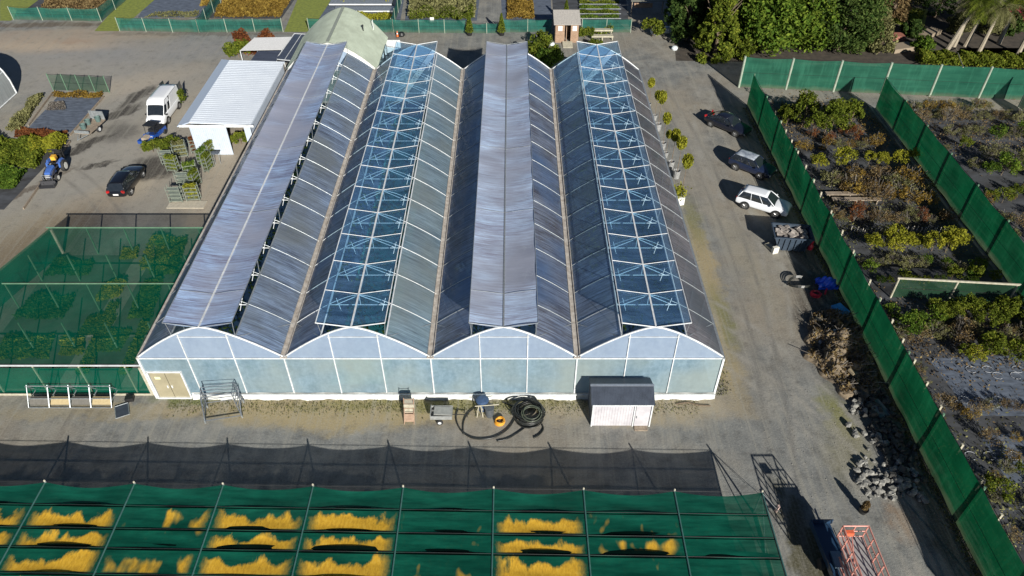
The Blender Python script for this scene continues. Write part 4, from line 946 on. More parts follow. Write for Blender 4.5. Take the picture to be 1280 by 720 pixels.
# wooden hand trolley
t = thing('hand_trolley', P(512, 531), 'rusty brown ladder-like hand trolley leaning toward the greenhouse front', 'trolley')
q = P(512, 531); tl = M('rust_wood', (.38, .26, .18), (.24, .15, .1), .8, sc=4)
m = MB()
for s in (-.3, .3): m.path([q+Vector((s-.02, 0, .05)), q+Vector((s, .5, 1.0)), q+Vector((s, .75, 1.7))], .03)
for k in range(6): u = k/5; m.tube(q+Vector((-.3, .1+.6*u, .2+1.4*u)), q+Vector((.3, .1+.6*u, .2+1.4*u)), .022)
m.build('frame', tl, t)
MB().box(q+Vector((0, .75, .95)), (.62, .5, .75)).build('box', palewood, t)
MB().box(q+Vector((0, .2, .45)), (.66, .5, .05), rx=1.0).build('board', tl, t)
for s in (-.36, .36): MB().lathe([(.16, -.03), (.16, .03)], tuple(Vector((q.x, q.y+.75, .16))), 12, 'Y').build('wheel', rubber, t)
# small box trailer
q = P(552, 530); t = thing('garden_trailer', q, 'small grey garden trailer with a white-rimmed wheel, right of the hand trolley', 'trailer')
gy = M('trailer_grey', (.3, .31, .3), (.2, .2, .19), .6)
m = MB(); bz = .42
for s in (-.42, .42): m.box(q+Vector((0, .45+s, bz+.15)), (1.35, .04, .32))
m.box(q+Vector((0, .45, bz)), (1.35, .84, .04)); m.box(q+Vector((-.66, .45, bz+.2)), (.04, .84, .42)); m.box(q+Vector((.66, .45, bz+.12)), (.04, .84, .24)); m.build('tub', gy, t)
MB().box(q+Vector((.1, .45, bz+.32)), (1.1, .7, .05), rx=-.08, ry=.05).build('lid', M('lid_grey', (.36, .36, .33), (.25, .25, .23)), t)
m = MB(); m.tube(q+Vector((.66, .45, .4)), q+Vector((1.6, .5, .3)), .03); m.tube(q+Vector((1.6, .3, .3)), q+Vector((1.6, .7, .3)), .03); m.build('drawbar', blackp, t)
for s in (-.05, .95):
    wl = MB().lathe([(.1, -.06), (.2, -.06), (.22, 0), (.2, .06), (.1, .06)], tuple(q+Vector((-.1, s, .22))), 16, 'Y').build('wheel', rubber, t); MB().lathe([(.11, -.07), (.11, .07)], tuple(q+Vector((-.1, s, .22))), 12, 'Y').build('rim', white, wl)
# drum with blue lid, hoses, rope
q = P(612, 519); tb = MB(); tb.lathe([(.24, 0), (.26, .1), (.3, .78), (.32, .8), (.3, .8)], q, 18)
tag(tb.build('barrel', M('barrel_grey', (.09, .1, .11), (.06, .07, .08))), 'dark grey plastic barrel beside the wooden trestle at the greenhouse foot', 'barrel')
q2 = q+Vector((-.45, .55, 0)); tb = MB(); tb.lathe([(.3, 0), (.34, .7), (.4, .72), (.42, .84), (.3, .92), (.05, .95)], q2, 18)
tag(tb.build('drum', M('drum_blue', (.05, .09, .18), (.03, .06, .12), .4)), 'blue-lidded drum against the greenhouse base rail', 'drum')
q3 = P(600, 521); t = thing('sawhorse', q3, 'small pale wooden sawhorse between the drum and the barrel', 'sawhorse')
for s in (-.2, .2):
    for y in (-.05, .45): MB().tube(q3+Vector((s, y, 0)), q3+Vector((s*.3, .2, .8)), .035, 4).build('leg', palewood, t)
MB().tube(q3+Vector((-.3, .2, .8)), q3+Vector((1.2, .3, .85)), .035, 4).build('beam', palewood, t)
rr = random.Random(8)
def coil(c, R0, n, r, seed, h=.35, tilt=.15):
    rq = random.Random(seed); pts = []
    for k in range(n):
        rad = R0*rq.uniform(.8, 1.05); cx = c.x+rq.uniform(-.12, .12)*R0; cy = c.y+rq.uniform(-.12, .12)*R0; z0 = r+h*k/n
        for i in range(20):
            an = 2*math.pi*i/20; pts.append((cx+rad*math.cos(an), cy+rad*math.sin(an)*.95, z0+.06*math.sin(an+k)+h/n*i/20))
    return pts
hose = M('pipe_black', (.015, .016, .015), (.03, .032, .028), .35)
q = P(661, 521); tag(MB().path(coil(q, .95, 16, .04, 3, .75), .042, 6).build('pipe_coil', hose, smooth=True), 'big tangled coil of black irrigation pipe left of the dark-roofed garden shed', 'pipe')
q = P(662, 528); b = MB(); 
for k, rad in enumerate((.55, .62, .5)): b.path([(q.x+.1+rad*math.cos(a_), q.y+.0+rad*math.sin(a_)*.9, .8+.1*k+.1*math.sin(a_)) for a_ in np.linspace(0, 6.28, 26)], .03, 6)
tag(b.build('hose_coil', M('hose_olive', (.06, .075, .05), (.09, .1, .07), .4), smooth=True), 'dark olive hose coil lying on top of the big black pipe coil', 'hose')
q = P(625, 528); tag(MB().path(coil(q, .3, 11, .02, 9, .2), .035, 5).build('rope_coil', M('rope_orange', (.75, .36, .03), (.6, .25, .02)), smooth=True), 'small coil of bright orange rope in front of the black pipe coil', 'rope')
def gpath(pxs, z=.05): 
    p = [P(x, y) for x, y in pxs]; out = []
    for i in range(len(p)-1):
        a = p[max(i-1, 0)]; b = p[i]; c = p[i+1]; d = p[min(i+2, len(p)-1)]
        for k in range(5):
            u = k/5; out.append(.5*((2*b)+(-a+c)*u+(2*a-5*b+4*c-d)*u*u+(-a+3*b-3*c+d)*u**3)+Vector((0, 0, z)))
    out.append(p[-1]+Vector((0, 0, z))); return out
tag(MB().path(gpath([(572, 512), (570, 524), (576, 538), (588, 547), (602, 549.5), (618, 547), (632, 539), (641, 528), (645, 516), (640, 508), (628, 503)]), .055, 6).build('hose', hose, smooth=True), 'thick black pipe lying in a wide open loop around the barrel', 'pipe')
tag(MB().path(gpath([(579, 543), (579, 530), (584, 518), (595, 509), (600, 506)]), .05, 6).build('hose', hose, smooth=True), 'black pipe arcing from the wide loop to the blue-lidded drum', 'pipe')
tag(MB().path(gpath([(655, 536), (645, 543), (634, 549), (621, 552)]), .04, 6).build('hose', hose, smooth=True), 'thin black pipe end straying left from the big coil across the gravel', 'pipe')
tag(MB().path(gpath([(677, 530), (679, 537), (674, 544), (667, 548)]), .05, 6).build('hose', hose, smooth=True), 'short black pipe end hooking out to the right below the big coil', 'pipe')
tag(MB().path(gpath([(845, 506), (860, 504), (872, 507), (888, 508)], .06), .04, 5).build('branch', bark), 'dry dark stick lying along the greenhouse foot right of the garden shed', 'stick')

# ================================================================= RIGHT SIDE YARD
c = P(983, 316)+Vector((.4, .9, 0)); t = thing('skip_bin', c, 'dark blue-grey ribbed skip bin full of rubbish between the white car and the windbreak', 'skip'); RZ = -.12; t.rotation_euler = (0, 0, RZ)
sk_ = M('skip_paint', (.05, .07, .1), (.035, .05, .07), .45)
def ring(z, lx, ly): return [Vector((-lx, -ly, z)), Vector((lx, -ly, z)), Vector((lx, ly, z)), Vector((-lx, ly, z))]
outer = [ring(.12, .95, .8), ring(1.45, 1.5, .95), ring(1.45, 1.42, .87), ring(.2, .9, .74)]
MB().loft(outer).build('body', sk_, t, local=True)
m = MB()
for i in range(6):
    x = -.85+i*.34; m.box((x*1.25, -.93, .8), (.08, .1, 1.25), rx=.11); m.box((x*1.25, .93, .8), (.08, .1, 1.25), rx=-.11)
m.box((0, -.98, 1.44), (3.04, .1, .1)); m.box((0, .98, 1.44), (3.04, .1, .1)); m.box((-1.5, 0, 1.44), (.1, 2.0, .1)); m.box((1.5, 0, 1.44), (.1, 2.0, .1)); m.build('ribs', sk_, t, local=True)
rr = random.Random(2); m = MB(); m.box((0, 0, .95), (2.4, 1.55, .5))
for i in range(26): m.box((rr.uniform(-1.1, 1.1), rr.uniform(-.65, .65), 1.25+rr.uniform(-.05, .2)), (rr.uniform(.2, .8), rr.uniform(.1, .4), .08), rz=rr.uniform(0, 3), rx=rr.uniform(-.4, .4))
mmx = Matrix.Translation(c) @ Matrix.Rotation(RZ, 4, 'Z'); m.v = [tuple(mmx @ Vector(v)) for v in m.v]
tag(m.build('rubbish', M('rubbish', (.45, .4, .36), (.04, .035, .03), .8, sc=3)), 'jumble of boards and rags filling the dark skip bin', 'rubbish', kind='stuff')
q = P(968, 316); tag(MB().box(q+Vector((0, 0, .3)), (.5, .25, .6), rz=.3).add([], []).build('board', M('white_board', (.7, .68, .6), (.55, .52, .45))), 'short pale board standing on end beside the skip bin', 'board')
q = P(963, 310); tag(MB().box(q+Vector((0, 0, .1)), (.5, .9, .2), rz=.5).build('timber_block', palewood), 'low timber block lying left of the skip bin', 'timber')
q = P(1012, 311); b = MB().lathe([(.2, 0), (.24, .3), (.12, .5), (.18, .8), (.05, .9)], q, 10); tag(b.build('sack', M('red_plastic', (.6, .03, .06), (.45, .02, .04), .5)), 'bright pinkish red sack between the skip bin and the windbreak', 'sack')
b = MB(); q = P(1000, 358)
for k in range(3): b.path([(q.x-.1+(.75+.06*k)*math.cos(a_), q.y+(.6)*math.sin(a_), .1+.08*k+.3*abs(math.sin(a_))) for a_ in np.linspace(1.2, 6.0, 18)], .035, 6)
tag(b.build('hose_coil', hose), 'loose black hoops of pipe at the driveway edge left of the blue tarpaulin', 'pipe')
b = MB(); q = P(1032, 357); b.grid(lambda u, v: (q.x-.75+1.5*u, q.y-.5+v, .25+.5*math.sin(math.pi*u)*math.sin(math.pi*v)+.12*math.sin(9*u+7*v)+.08*math.sin(17*v-11*u)), 16, 12)
b.grid(lambda u, v: (q.x-.75+1.5*u, q.y-.5-.02*v, .02+.25*v), 8, 1); tag(b.build('tarpaulin', M('tarp_blue', (.01, .09, .75), (.005, .05, .4), .4)), 'crumpled bright blue tarpaulin beside the windbreak', 'tarpaulin')
q = P(1019, 369); b = MB().path(coil(q, .35, 5, .02, 5, .25), .05, 5); tag(b.build('strap_coil', MC['red_plastic']), 'tangled red strap left of the blue tarpaulin', 'strap')
q = P(1032, 365); tag(MB().box(q+Vector((0, 0, .12)), (.12, .8, .12), rz=-.5).build('red_bar', MC['red_plastic']), 'short red bar just below the blue tarpaulin', 'bar')
q = P(1049, 390); t = thing('crate', q, 'light blue plastic crate on the dark ground below the tarpaulin', 'crate'); lb = M('crate_blue', (.08, .32, .75), (.06, .25, .6), .4)
m = MB(); m.box(q+Vector((0, 0, .05)), (.8, 1.0, .04), rz=.4); m.box(q+Vector((0, 0, .32)), (.84, 1.04, .05), rz=.4)
for s in (-1, 1):
    m.box(q+Matrix.Rotation(.4, 3, 'Z') @ Vector((s*.4, 0, .18)), (.04, 1.0, .26), rz=.4); m.box(q+Matrix.Rotation(.4, 3, 'Z') @ Vector((0, s*.5, .18)), (.8, .04, .26), rz=.4)
m.build('body', lb, t)
# heap of garden debris
hp = [P(x, y) for x, y in ((1040, 405), (1048, 430), (1058, 455), (1072, 480))]
b = MB(); rg2 = np.random.default_rng(11)
from mathutils import noise as mn
HX = [P(1036, 398).x, P(1040, 425).x, P(1048, 450).x, P(1058, 472).x, P(1070, 492).x]
def hz(u, v):
    y = 38.8-8.2*v; k = min(3, int(v*4)); f_ = v*4-k; xc = HX[k]*(1-f_)+HX[k+1]*f_
    wd_ = 1.75*(.45+.75*math.sin(math.pi*min(1, .12+v*.8)))*(1+.45*mn.noise(Vector((3, y*.8, (u > .5)*5)))); x = xc+.2+(u-.5)*2*wd_
    e = max(0, math.sin(math.pi*u)*math.sin(math.pi*min(1, max(0, v))))**.5
    z = e*(.75+.9*mn.noise(Vector((x*.7, y*.7, 3)))+.45*mn.noise(Vector((x*2.4, y*2.4, 1)))+.2*mn.noise(Vector((x*6, y*6, 1))))
    return (x, y+.3*math.sin(3*u), max(z, .01 if e > .05 else -.02))
b.grid(hz, 60, 100); tag(b.build('debris_heap', M('debris', (.26, .2, .13), (.025, .022, .02), .95, sc=1.1, b=1.0)), 'long brown heap of garden waste and soil along the foot of the windbreak', 'heap')
b = MB()
for i in range(330):
    u, v = rg2.uniform(.05, .95), rg2.uniform(.03, .97); p = Vector(hz(u, v)); an = rg2.normal(.4, .8); L = rg2.uniform(.2, 1.1); dz = rg2.uniform(-.1, .35)
    b.tube(p+Vector((0, 0, .05)), p+Vector((math.cos(an)*L, math.sin(an)*L*.7, .08+dz)), rg2.uniform(.008, .03), 4, caps=False)
tag(b.build('dead_branches', L_gry), 'tangle of dead grey branches thrown over the brown heap', 'branches', kind='stuff')
pts = np.array([Vector(hz(rg2.uniform(.05, .95), rg2.uniform(.03, .97)))+Vector((0, 0, .08)) for _ in range(2200)])
tag(b.__class__().leaves(pts, .1, rg2).build('dead_leaves', L_brn), 'dead brown leaves and clippings covering the long heap', 'leaves', kind='stuff')
for k, (px, py, s, c_) in enumerate(((.5, .35, .35, 'white'), (.2, .42, .25, 'white2'), (.5, .8, .5, 'tan'), (.25, .15, .5, 'tan'))):
    q = Vector(hz(px, py)); tag(MB().box(q+Vector((0, 0, .1)), (s, s*.8, .15), rz=k, rx=.3).build('block', M('block_pale', (.6, .56, .5), (.45, .4, .34)) if k < 2 else M('block_tan', (.42, .34, .22))),
        ['white lump on top of the brown heap', 'small white lump at the driveway side of the brown heap', 'tan slab near the lower end of the brown heap', 'tan slab at the upper left edge of the brown heap'][k], 'block')
# broken concrete blocks
protos = []
for k in range(5):
    rq = random.Random(20+k); b = MB(); n = 7; rings = []
    for z, s in ((0, .8), (.12, 1), (.26, .95), (.34, .6)):
        rings.append([Vector((math.cos(2*math.pi*i/n)*s*.26*rq.uniform(.7, 1.25), math.sin(2*math.pi*i/n)*s*.2*rq.uniform(.7, 1.3), z+rq.uniform(-.03, .03))) for i in range(n)])
    b.loft(rings); o = b.build('concrete_lump', M('lump_pale', (.32, .31, .28), (.07, .07, .065), .9, sc=3)); protos.append(tag(o, 'x', 'rubble', 'broken concrete lumps'))
rq = random.Random(77); cnt = 0; zones = [((1063, 502), (1075, 520), .5, 12), ((1078, 535), (1092, 560), .9, 22), ((1088, 575), (1104, 600), 1.0, 34), ((1098, 595), (1122, 624), 1.6, 75), ((1132, 580), (1140, 612), .8, 26)]
zl = ['pale lump in the loose single file just below the brown heap', 'pale lump in the narrow upper part of the rubble pile', 'pale lump in the middle of the rubble pile', 'pale broken concrete lump in the wide lower end of the rubble pile', 'lump in the shaded strip of the rubble pile next to the windbreak']
for zi, (a, b, wd, n) in enumerate(zones):
    A_ = P(*a); B_ = P(*b)
    for i in range(n):
        u = rq.random(); q = A_.lerp(B_, u)+Vector((rq.uniform(-wd, wd), rq.uniform(-.3, .3), 0)); lvl = 0
        o = put(protos[cnt % 5], USED, q+Vector((0, 0, lvl)), rq.uniform(0, 6.28), rq.choice([rq.uniform(.25, .5), rq.uniform(.45, 1.0)]), zl[zi], 'lumps: '+zl[zi]); cnt += 1
q = P(1098, 512); tag(MB().box(q+Vector((0, 0, .12)), (.9, 1.3, .06), rz=.35, rx=.06).build('board', M('board_slate', (.16, .19, .2), (.1, .12, .13))), 'flat slate-grey board on the dark ground between heap and windbreak', 'board')
b = MB()
for i in range(420):
    y = rq.uniform(24.5, 38); x = rq.uniform(22.2, 24.3) if y < 33 else rq.uniform(22.8, 24.4)
    b.box((x, y, rq.uniform(.03, .3)), (rq.uniform(.08, .4), rq.uniform(.08, .4), rq.uniform(.05, .3)), rz=rq.uniform(0, 3), rx=rq.uniform(-.5, .5))
tag(b.build('dumped_pots', M('dump_dark', (.1, .095, .085), (.015, .015, .015), .8, sc=2.5)), 'strip of dark dumped pots and scraps in the shade at the windbreak foot', 'scraps', kind='stuff')
b = MB()
for i in range(2600):
    y = rq.uniform(20, 88); x = rq.choice([rq.gauss(14.5, .8), rq.gauss(22, 1.2), rq.uniform(-45, -24), rq.uniform(14, 24)]) if y > 31 else rq.uniform(14, 24)
    if y < 46 and x < 13: continue
    sz = rq.uniform(.01, .045); b.add([(x-sz, y, .0), (x+sz, y-sz, .0), (x+.2*sz, y+sz, .0), (x, y, sz*1.2)], [(0, 1, 3), (1, 2, 3), (2, 0, 3)])
tag(b.build('loose_stones', M('stone_bits', (.26, .25, .22), (.08, .07, .06), .9, sc=8)), 'loose stones scattered over the gravel yard', 'stones', kind='stuff')
# pot with clipped narrow plant on the driveway
q = P(1078, 640); t = thing('potted_conifer', q, 'lone dark pot with a narrow grey-brown plant standing in the open driveway', 'potted plant')
MB().lathe([(.2, 0), (.27, .32), (.24, .32), (.2, .28)], q, 14).build('pot', blackp, t)
zz = rg2.uniform(0, 1, 900); aa = rg2.uniform(0, 6.28, 900); r_ = .2*np.sin(np.clip(zz*2.6+.35, 0, 3.1))*rg2.uniform(.4, 1, 900)
MB().leaves(np.stack([q.x+r_*np.cos(aa), q.y+r_*np.sin(aa), .3+.75*zz], 1), .07, rg2).build('foliage', L_brn, t)
q = P(970, 640); tag(MB().box(q+Vector((0, 0, .35)), (.12, .12, .7), rx=.1, rz=.4).build('stake', M('pink_stake', (.6, .45, .4), (.5, .35, .3))), 'short pinkish stake at the right corner of the near shade house', 'stake')
# scissor lift
q = Vector((17.45, 18.2, 0)); t = thing('scissor_lift', q, 'orange-red scissor lift with railed platform at the bottom right', 'lift'); rd = M('lift_red', (.64, .29, .23), (.5, .2, .15), .5, sc=4)
X0, X1, YA, YB = 16.8, 18.1, 16.3, 19.8; zf_ = 2.05
m = MB(); m.box(((X0+X1)/2, 18, .45), (1.0, 2.4, .45)); m.build('chassis', M('lift_dark', (.12, .13, .15), (.06, .06, .07)), t)
for sx in (X0+.1, X1-.1):
    for sy in (17.0, 19.1): 
        m = MB(); vs = []; m.lathe([(.24, -.09), (.24, .09)], (0, 0, 0), 16, 'Y'); m.v = [(sx+v[1], sy+v[0], .24+v[2]) for v in m.v]; m.build('wheel', rubber, t)
MB().box(((X0+X1)/2, (YA+YB)/2, zf_), (X1-X0, YB-YA, .08)).build('platform', M('lift_deck', (.36, .35, .34), (.26, .25, .25), .7), t)
m = MB()
for i in range(3):
    z0, z1 = .7+i*.43, .7+(i+1)*.43
    for sx in (X0+.2, X1-.2): m.tube((sx, 17.0, z0), (sx, 19.2, z1), .05, 4); m.tube((sx, 19.2, z0), (sx, 17.0, z1), .05, 4)
m.build('scissor_arms', rd, t)
m = MB()
for z in (zf_+.12, zf_+.6, zf_+1.1):
    c4 = [(X0, YA, z), (X1, YA, z), (X1, YB, z), (X0, YB, z)]
    for i in range(4): m.tube(c4[i], c4[(i+1) % 4], .04 if z > 3 else .03)
for x in (X0, (X0+X1)/2, X1):
    for y in ((YA, YB) if x == (X0+X1)/2 else np.linspace(YA, YB, 6)): m.tube((x, y, zf_), (x, y, zf_+1.1), .035)
m.build('guard_rail', rd, t)
m = MB()
for i in range(5): y = 16.4+i*.65; m.tube((X1+.35, y, .4+i*.1), (X1+.02, y+.35, zf_), .025); m.tube((X1+.35, y, .4+i*.1), (X1+.35, y+.65, .5+i*.1), .025)
m.tube((X0+.05, 17.2, zf_+.05), (X0+.6, 19.6, zf_+.4), .03); m.tube((X0+.5, 17.4, zf_+.05), (X0+.2, 19.5, zf_+.5), .03); m.build('side_ladder', rd, t)
MB().box((X0+.35, YB-.2, zf_+.75), (.4, .2, .28)).build('control_box', M('ctl_red', (.7, .14, .06)), t)
t = thing('trailer', P(1036, 700), 'dark blue flat trailer in the shadow left of the scissor lift', 'trailer'); tb_ = paint('trailer_blue', (.02, .05, .1)); q = P(1036, 700)
MB().box(q+Vector((0, .1, .6)), (1.1, 3.4, .12), rz=.06).build('deck', tb_, t)
m = MB(); m.box(q+Vector((-.55, .1, .8)), (.05, 3.4, .4), rz=.06); m.box(q+Vector((.0, 1.8, .8)), (1.1, .05, .4)); m.tube(q+Vector((0, 1.8, .5)), q+Vector((0, 2.8, .45)), .05); m.build('side_boards', tb_, t)
for s in (-.62, .62): m = MB(); m.lathe([(.3, -.1), (.3, .1)], (0, 0, 0), 14, 'Y'); m.v = [(q.x+s+v[1], q.y-.4+v[0], .3+v[2]) for v in m.v]; m.build('wheel', rubber, t)
MB().box(q+Vector((.1, -.4, .75)), (.5, .9, .2)).build('tool_box', M('box_pale', (.2, .3, .36)), t)

# ================================================================= SMALL THINGS AT THE FAR END
q = P(497, 46); t = thing('traffic_cone', q, 'orange traffic cone with a white band on the lane behind the barn', 'cone')
MB().lathe([(.15, .04), (.03, .75)], q, 12).build('cone', M('cone_orange', (.8, .16, .03)), t); MB().box(q+Vector((0, 0, .02)), (.4, .4, .04)).build('base', blackp, t); MB().lathe([(.105, .35), (.08, .5)], q, 12).build('band', white, t)
q = P(502, 45); tag(MB().lathe([(.35, 0), (.45, .2), (.3, .45), (.05, .5)], q, 12).build('bag', blackp), 'round black bag next to the traffic cone', 'bag')
t = thing('plant_bench', P(752, 49), 'two-tier pale timber plant bench to the right of the kiosk', 'bench'); a = P(739, 49); b = P(766, 49)
for dy, z in ((0, .45), (.9, .85)):
    m = MB(); m.box(((a.x+b.x)/2, a.y+dy, z), (b.x-a.x, .7, .06)); m.box(((a.x+b.x)/2, a.y+dy-.36, z), (b.x-a.x, .05, .16)); m.build('shelf', palewood, t)
for x in (a.x+.1, (a.x+b.x)/2, b.x-.1):
    for y, z in ((a.y-.3, .42), (a.y+1.2, .82)): MB().box((x, y, z/2), (.1, .1, z)).build('leg', palewood, t)
def mass(name, label, cat, mt, n, boxes, size=.12, hh=.5, kind='stuff'):
    """boxes: pixel quads of ground filled with growth of height hh"""
    al = []
    for quad in boxes:
        pp = [P(*c) for c in quad]; m_ = n//len(boxes); u = rg.uniform(0, 1, m_); v = rg.uniform(0, 1, m_)
        a, b, c, d = [np.array(p) for p in pp]
        q = (1-u)[:, None]*(1-v)[:, None]*a+u[:, None]*(1-v)[:, None]*b+u[:, None]*v[:, None]*c+(1-u)[:, None]*v[:, None]*d
        q[:, 2] = rg.beta(2, 1.3, m_)*hh*(.65+.35*np.sin(q[:, 0]*2.1+np.sin(q[:, 1]*1.7))); al.append(q)
    return tag(MB().leaves(np.concatenate(al), size, rg).build(name, mt), label, cat, kind=kind)
mass('potted_plants', 'small green plants and pale flowers on the timber plant bench', 'plants', L_mid, 500, [[(739, 45), (766, 45), (766, 41), (739, 41)]], .1, 1.2)
mass('grasses', 'rust and brown grasses in the fenced bed at the top left', 'grasses', L_brn, 7000, [[(50, 20), (120, 22), (150, -6), (60, -6)]], .16, .6)
mass('grasses', 'mass of rust and golden grasses in the middle of the upper-left beds', 'grasses', L_org, 12000, [[(268, 22), (350, 22), (368, -6), (284, -6)]], .16, .7)
mass('grasses', 'golden strip of low plants at the back of the dark matting bed', 'grasses', L_org, 1500, [[(250, 8), (266, 8), (272, -6), (256, -6)]], .14, .5)
mass('weeds', 'scattered weeds along the near edge of the dark matting bed', 'weeds', L_dry, 1200, [[(180, 22), (246, 22), (250, 15), (200, 15)]], .1, .3)
mass('potted_plants', 'yellow-green trays of young plants on the matting behind the pale green barn', 'plants', L_yel, 3500, [[(422, 6), (490, 6), (494, -6), (426, -6)], [(440, 26), (488, 26), (490, 19), (446, 18)]], .12, .5)
mass('shrubs', 'dense block of olive-green shrubs behind the fence with the white sign', 'shrubs', L_dry, 9000, [[(510, 24), (594, 24), (596, -6), (514, -6)]], .16, 1.2)
mass('shrubs', 'yellow-green front row of the shrub block behind the fence with the white sign', 'shrubs', L_mid, 4000, [[(512, 25), (592, 25), (592, 16), (514, 16)]], .15, 1.2)
mass('grasses', 'golden-brown grasses on the bed left of the kiosk', 'grasses', L_org, 4000, [[(634, 24), (668, 24), (666, 2), (634, 2)]], .15, .7)
for k, y in enumerate((24, 18, 12, 6, 0)):
    mass('seedling_rows', ['nearest', 'second', 'third', 'fourth', 'farthest'][k]+' row of green seedlings in trays behind the plant bench', 'seedlings', L_mid if k % 2 else L_grn, 1500, [[(724, y), (774, y), (773, y-3.4), (724, y-3.4)]], .1, .4)
    a = P(724, y+1.5); b = P(776, y+1.5); t = thing('tray_bench', a, 'low pale bench rail under the '+['nearest', 'second', 'third', 'fourth', 'farthest'][k]+' row of seedlings', 'bench'); MB().box((a+b)/2+Vector((0, 0, .25)), (b.x-a.x, .06, .1)).build('rail', galv, t)
for k, (x0, x1, y) in enumerate(((412, 490, 8.5), (418, 492, 17))):
    a = P(x0, y); b = P(x1, y); t = thing('plant_bench', a, ['farther', 'nearer'][k]+' of two long low grey benches behind the pale green barn', 'bench')
    MB().box((a+b)/2+Vector((0, .6, .4)), (b.x-a.x, 1.5, .08)).build('top', galv, t); MB().box((a+b)/2+Vector((0, -.2, .38)), (b.x-a.x, .05, .16)).build('front_edge', white, t)
    for u in (.02, .5, .98): MB().box(a.lerp(b, u)+Vector((0, .5, .18)), (.08, .08, .36)).build('leg', galv, t)
mass('climber', 'dark red creeper growing along the front of the pale awning', 'climber', L_red, 4500, [[(296, 70), (352, 68), (352, 64), (300, 64)]], .16, 2.9)
mass('lawn_grass', 'short tufts of grass on the lit lawn among the garden trees', 'grass', L_mid, 2500, [[(1098, 26), (1150, 34), (1156, 14), (1100, 4)]], .1, .15)
# left bed by the tractor
mass('groundcover', 'rust-red low plants along the near edge of the blue matting in the left bed', 'plants', L_red, 2600, [[(18, 172), (78, 175), (86, 166), (22, 160)]], .1, .35)
mass('groundcover', 'bright yellow-green shrubs in the left bed beside the tractor', 'plants', L_yel, 5200, [[(38, 196), (74, 190), (86, 174), (42, 174)]], .13, .9)
mass('groundcover', 'mixed green and yellow shrubs filling the lower left bed', 'plants', L_mid, 8000, [[(-20, 205), (48, 212), (60, 182), (-20, 172)]], .14, .9)
mass('groundcover', 'dark green shrubs at the left edge of the lower left bed', 'plants', L_grn, 4000, [[(-20, 238), (20, 236), (34, 214), (-20, 210)]], .14, .7)
mass('groundcover', 'olive grasses along the left border of the blue matting', 'plants', L_dry, 2400, [[(8, 165), (26, 165), (56, 120), (46, 118)]], .13, .7)
mass('groundcover', 'narrow yellow and rust border of plants below the low net screen', 'plants', L_org, 1500, [[(66, 122), (126, 124), (130, 117), (70, 117)]], .1, .5)
mass('groundcover', 'grey dead tuft patch on the blue matting', 'plants', L_gry, 900, [[(58, 138), (84, 138), (80, 128), (62, 128)]], .08, .25)
m = MB(); 
for k, (a, b, w_) in enumerate((((30, 262), (88, 178), 'right side of the lower left bed'), ((88, 170), (130, 122), 'right side of the blue matting'), ((36, 158), (66, 117), 'left side of the blue matting'))):
    A_ = P(*a); B_ = P(*b); o = MB().box((A_+B_)/2+Vector((0, 0, .1)), ((B_-A_).length, .08, .2), rz=math.atan2((B_-A_).y, (B_-A_).x)).build('edging_board', wood); tag(o, 'weathered timber edging along the '+w_, 'edging')
# plants in the left shade house
mass('potted_plants', 'yellow-green patch of potted plants near the back of the left shade house', 'plants', L_yel, 700, [[(150, 325), (172, 325), (174, 312), (154, 312)]], .12, .6)
mass('potted_plants', 'rows of leafy green plants on the right side of the left shade house', 'plants', L_grn, 5000, [[(188, 345), (222, 345), (236, 300), (200, 300)], [(160, 400), (190, 400), (205, 352), (182, 352)]], .13, .7)
mass('potted_plants', 'two small yellow-green blocks of pots near the front of the left shade house', 'plants', L_yel, 1300, [[(74, 445), (104, 445), (106, 437), (78, 437)], [(76, 434), (104, 434), (106, 424), (80, 424)]], .12, .5)
mass('potted_plants', 'dark green plant block at the left of the left shade house', 'plants', L_drk, 4000, [[(20, 400), (80, 400), (96, 372), (40, 372)], [(56, 345), (110, 345), (118, 328), (70, 328)]], .14, .6)
mass('potted_plants', 'green border plants along the front path inside the left shade house', 'plants', L_mid, 2500, [[(96, 470), (110, 470), (150, 380), (138, 380)], [(150, 470), (162, 470), (188, 405), (178, 405)]], .12, .4)

mass('potted_plants', 'yellow-green mixed pots at the back right of the left shade house', 'plants', L_yel, 2600, [[(176, 340), (214, 340), (228, 298), (190, 300)], [(120, 378), (150, 372), (160, 356), (130, 356)]], .11, .7)
mass('potted_plants', 'block of green pots in the middle of the left shade house', 'plants', L_mid, 3600, [[(96, 420), (132, 420), (148, 396), (112, 396)], [(120, 440), (150, 440), (166, 412), (138, 412)], [(-4, 450), (60, 450), (70, 420), (6, 420)]], .11, .4)
# ================================================================= TREES AND PLANTS
def blob(rng, n, cz, rx, ry, rz, clumps, cr, low=-.55):
    th = rng.uniform(0, 2*np.pi, clumps); ph = np.arccos(rng.uniform(low, 1, clumps)); rr = rng.uniform(.55, 1, clumps)
    C = np.stack([rx*rr*np.sin(ph)*np.cos(th), ry*rr*np.sin(ph)*np.sin(th), cz+rz*rr*np.cos(ph)], 1)
    k = rng.integers(0, clumps, n); s = rng.uniform(.5, 1.2, clumps)[k][:, None]
    d = rng.normal(size=(n, 3)); d /= np.linalg.norm(d, axis=1)[:, None]
    return C[k]+d*s*cr*rng.uniform(.6, 1, (n, 1))
def limbs(rng, h, spread, n, r, b):
    for i in range(n):
        a = rng.uniform(0, 6.28); z0 = h*rng.uniform(.3, .7); e = Vector((math.cos(a)*spread*.75, math.sin(a)*spread*.75, h*rng.uniform(.8, 1.15)))
        mid = Vector((e.x*.45, e.y*.45, (z0+e.z)/2)); b.path([(0, 0, z0), mid, e], [r*.5, r*.3, r*.12], 5)
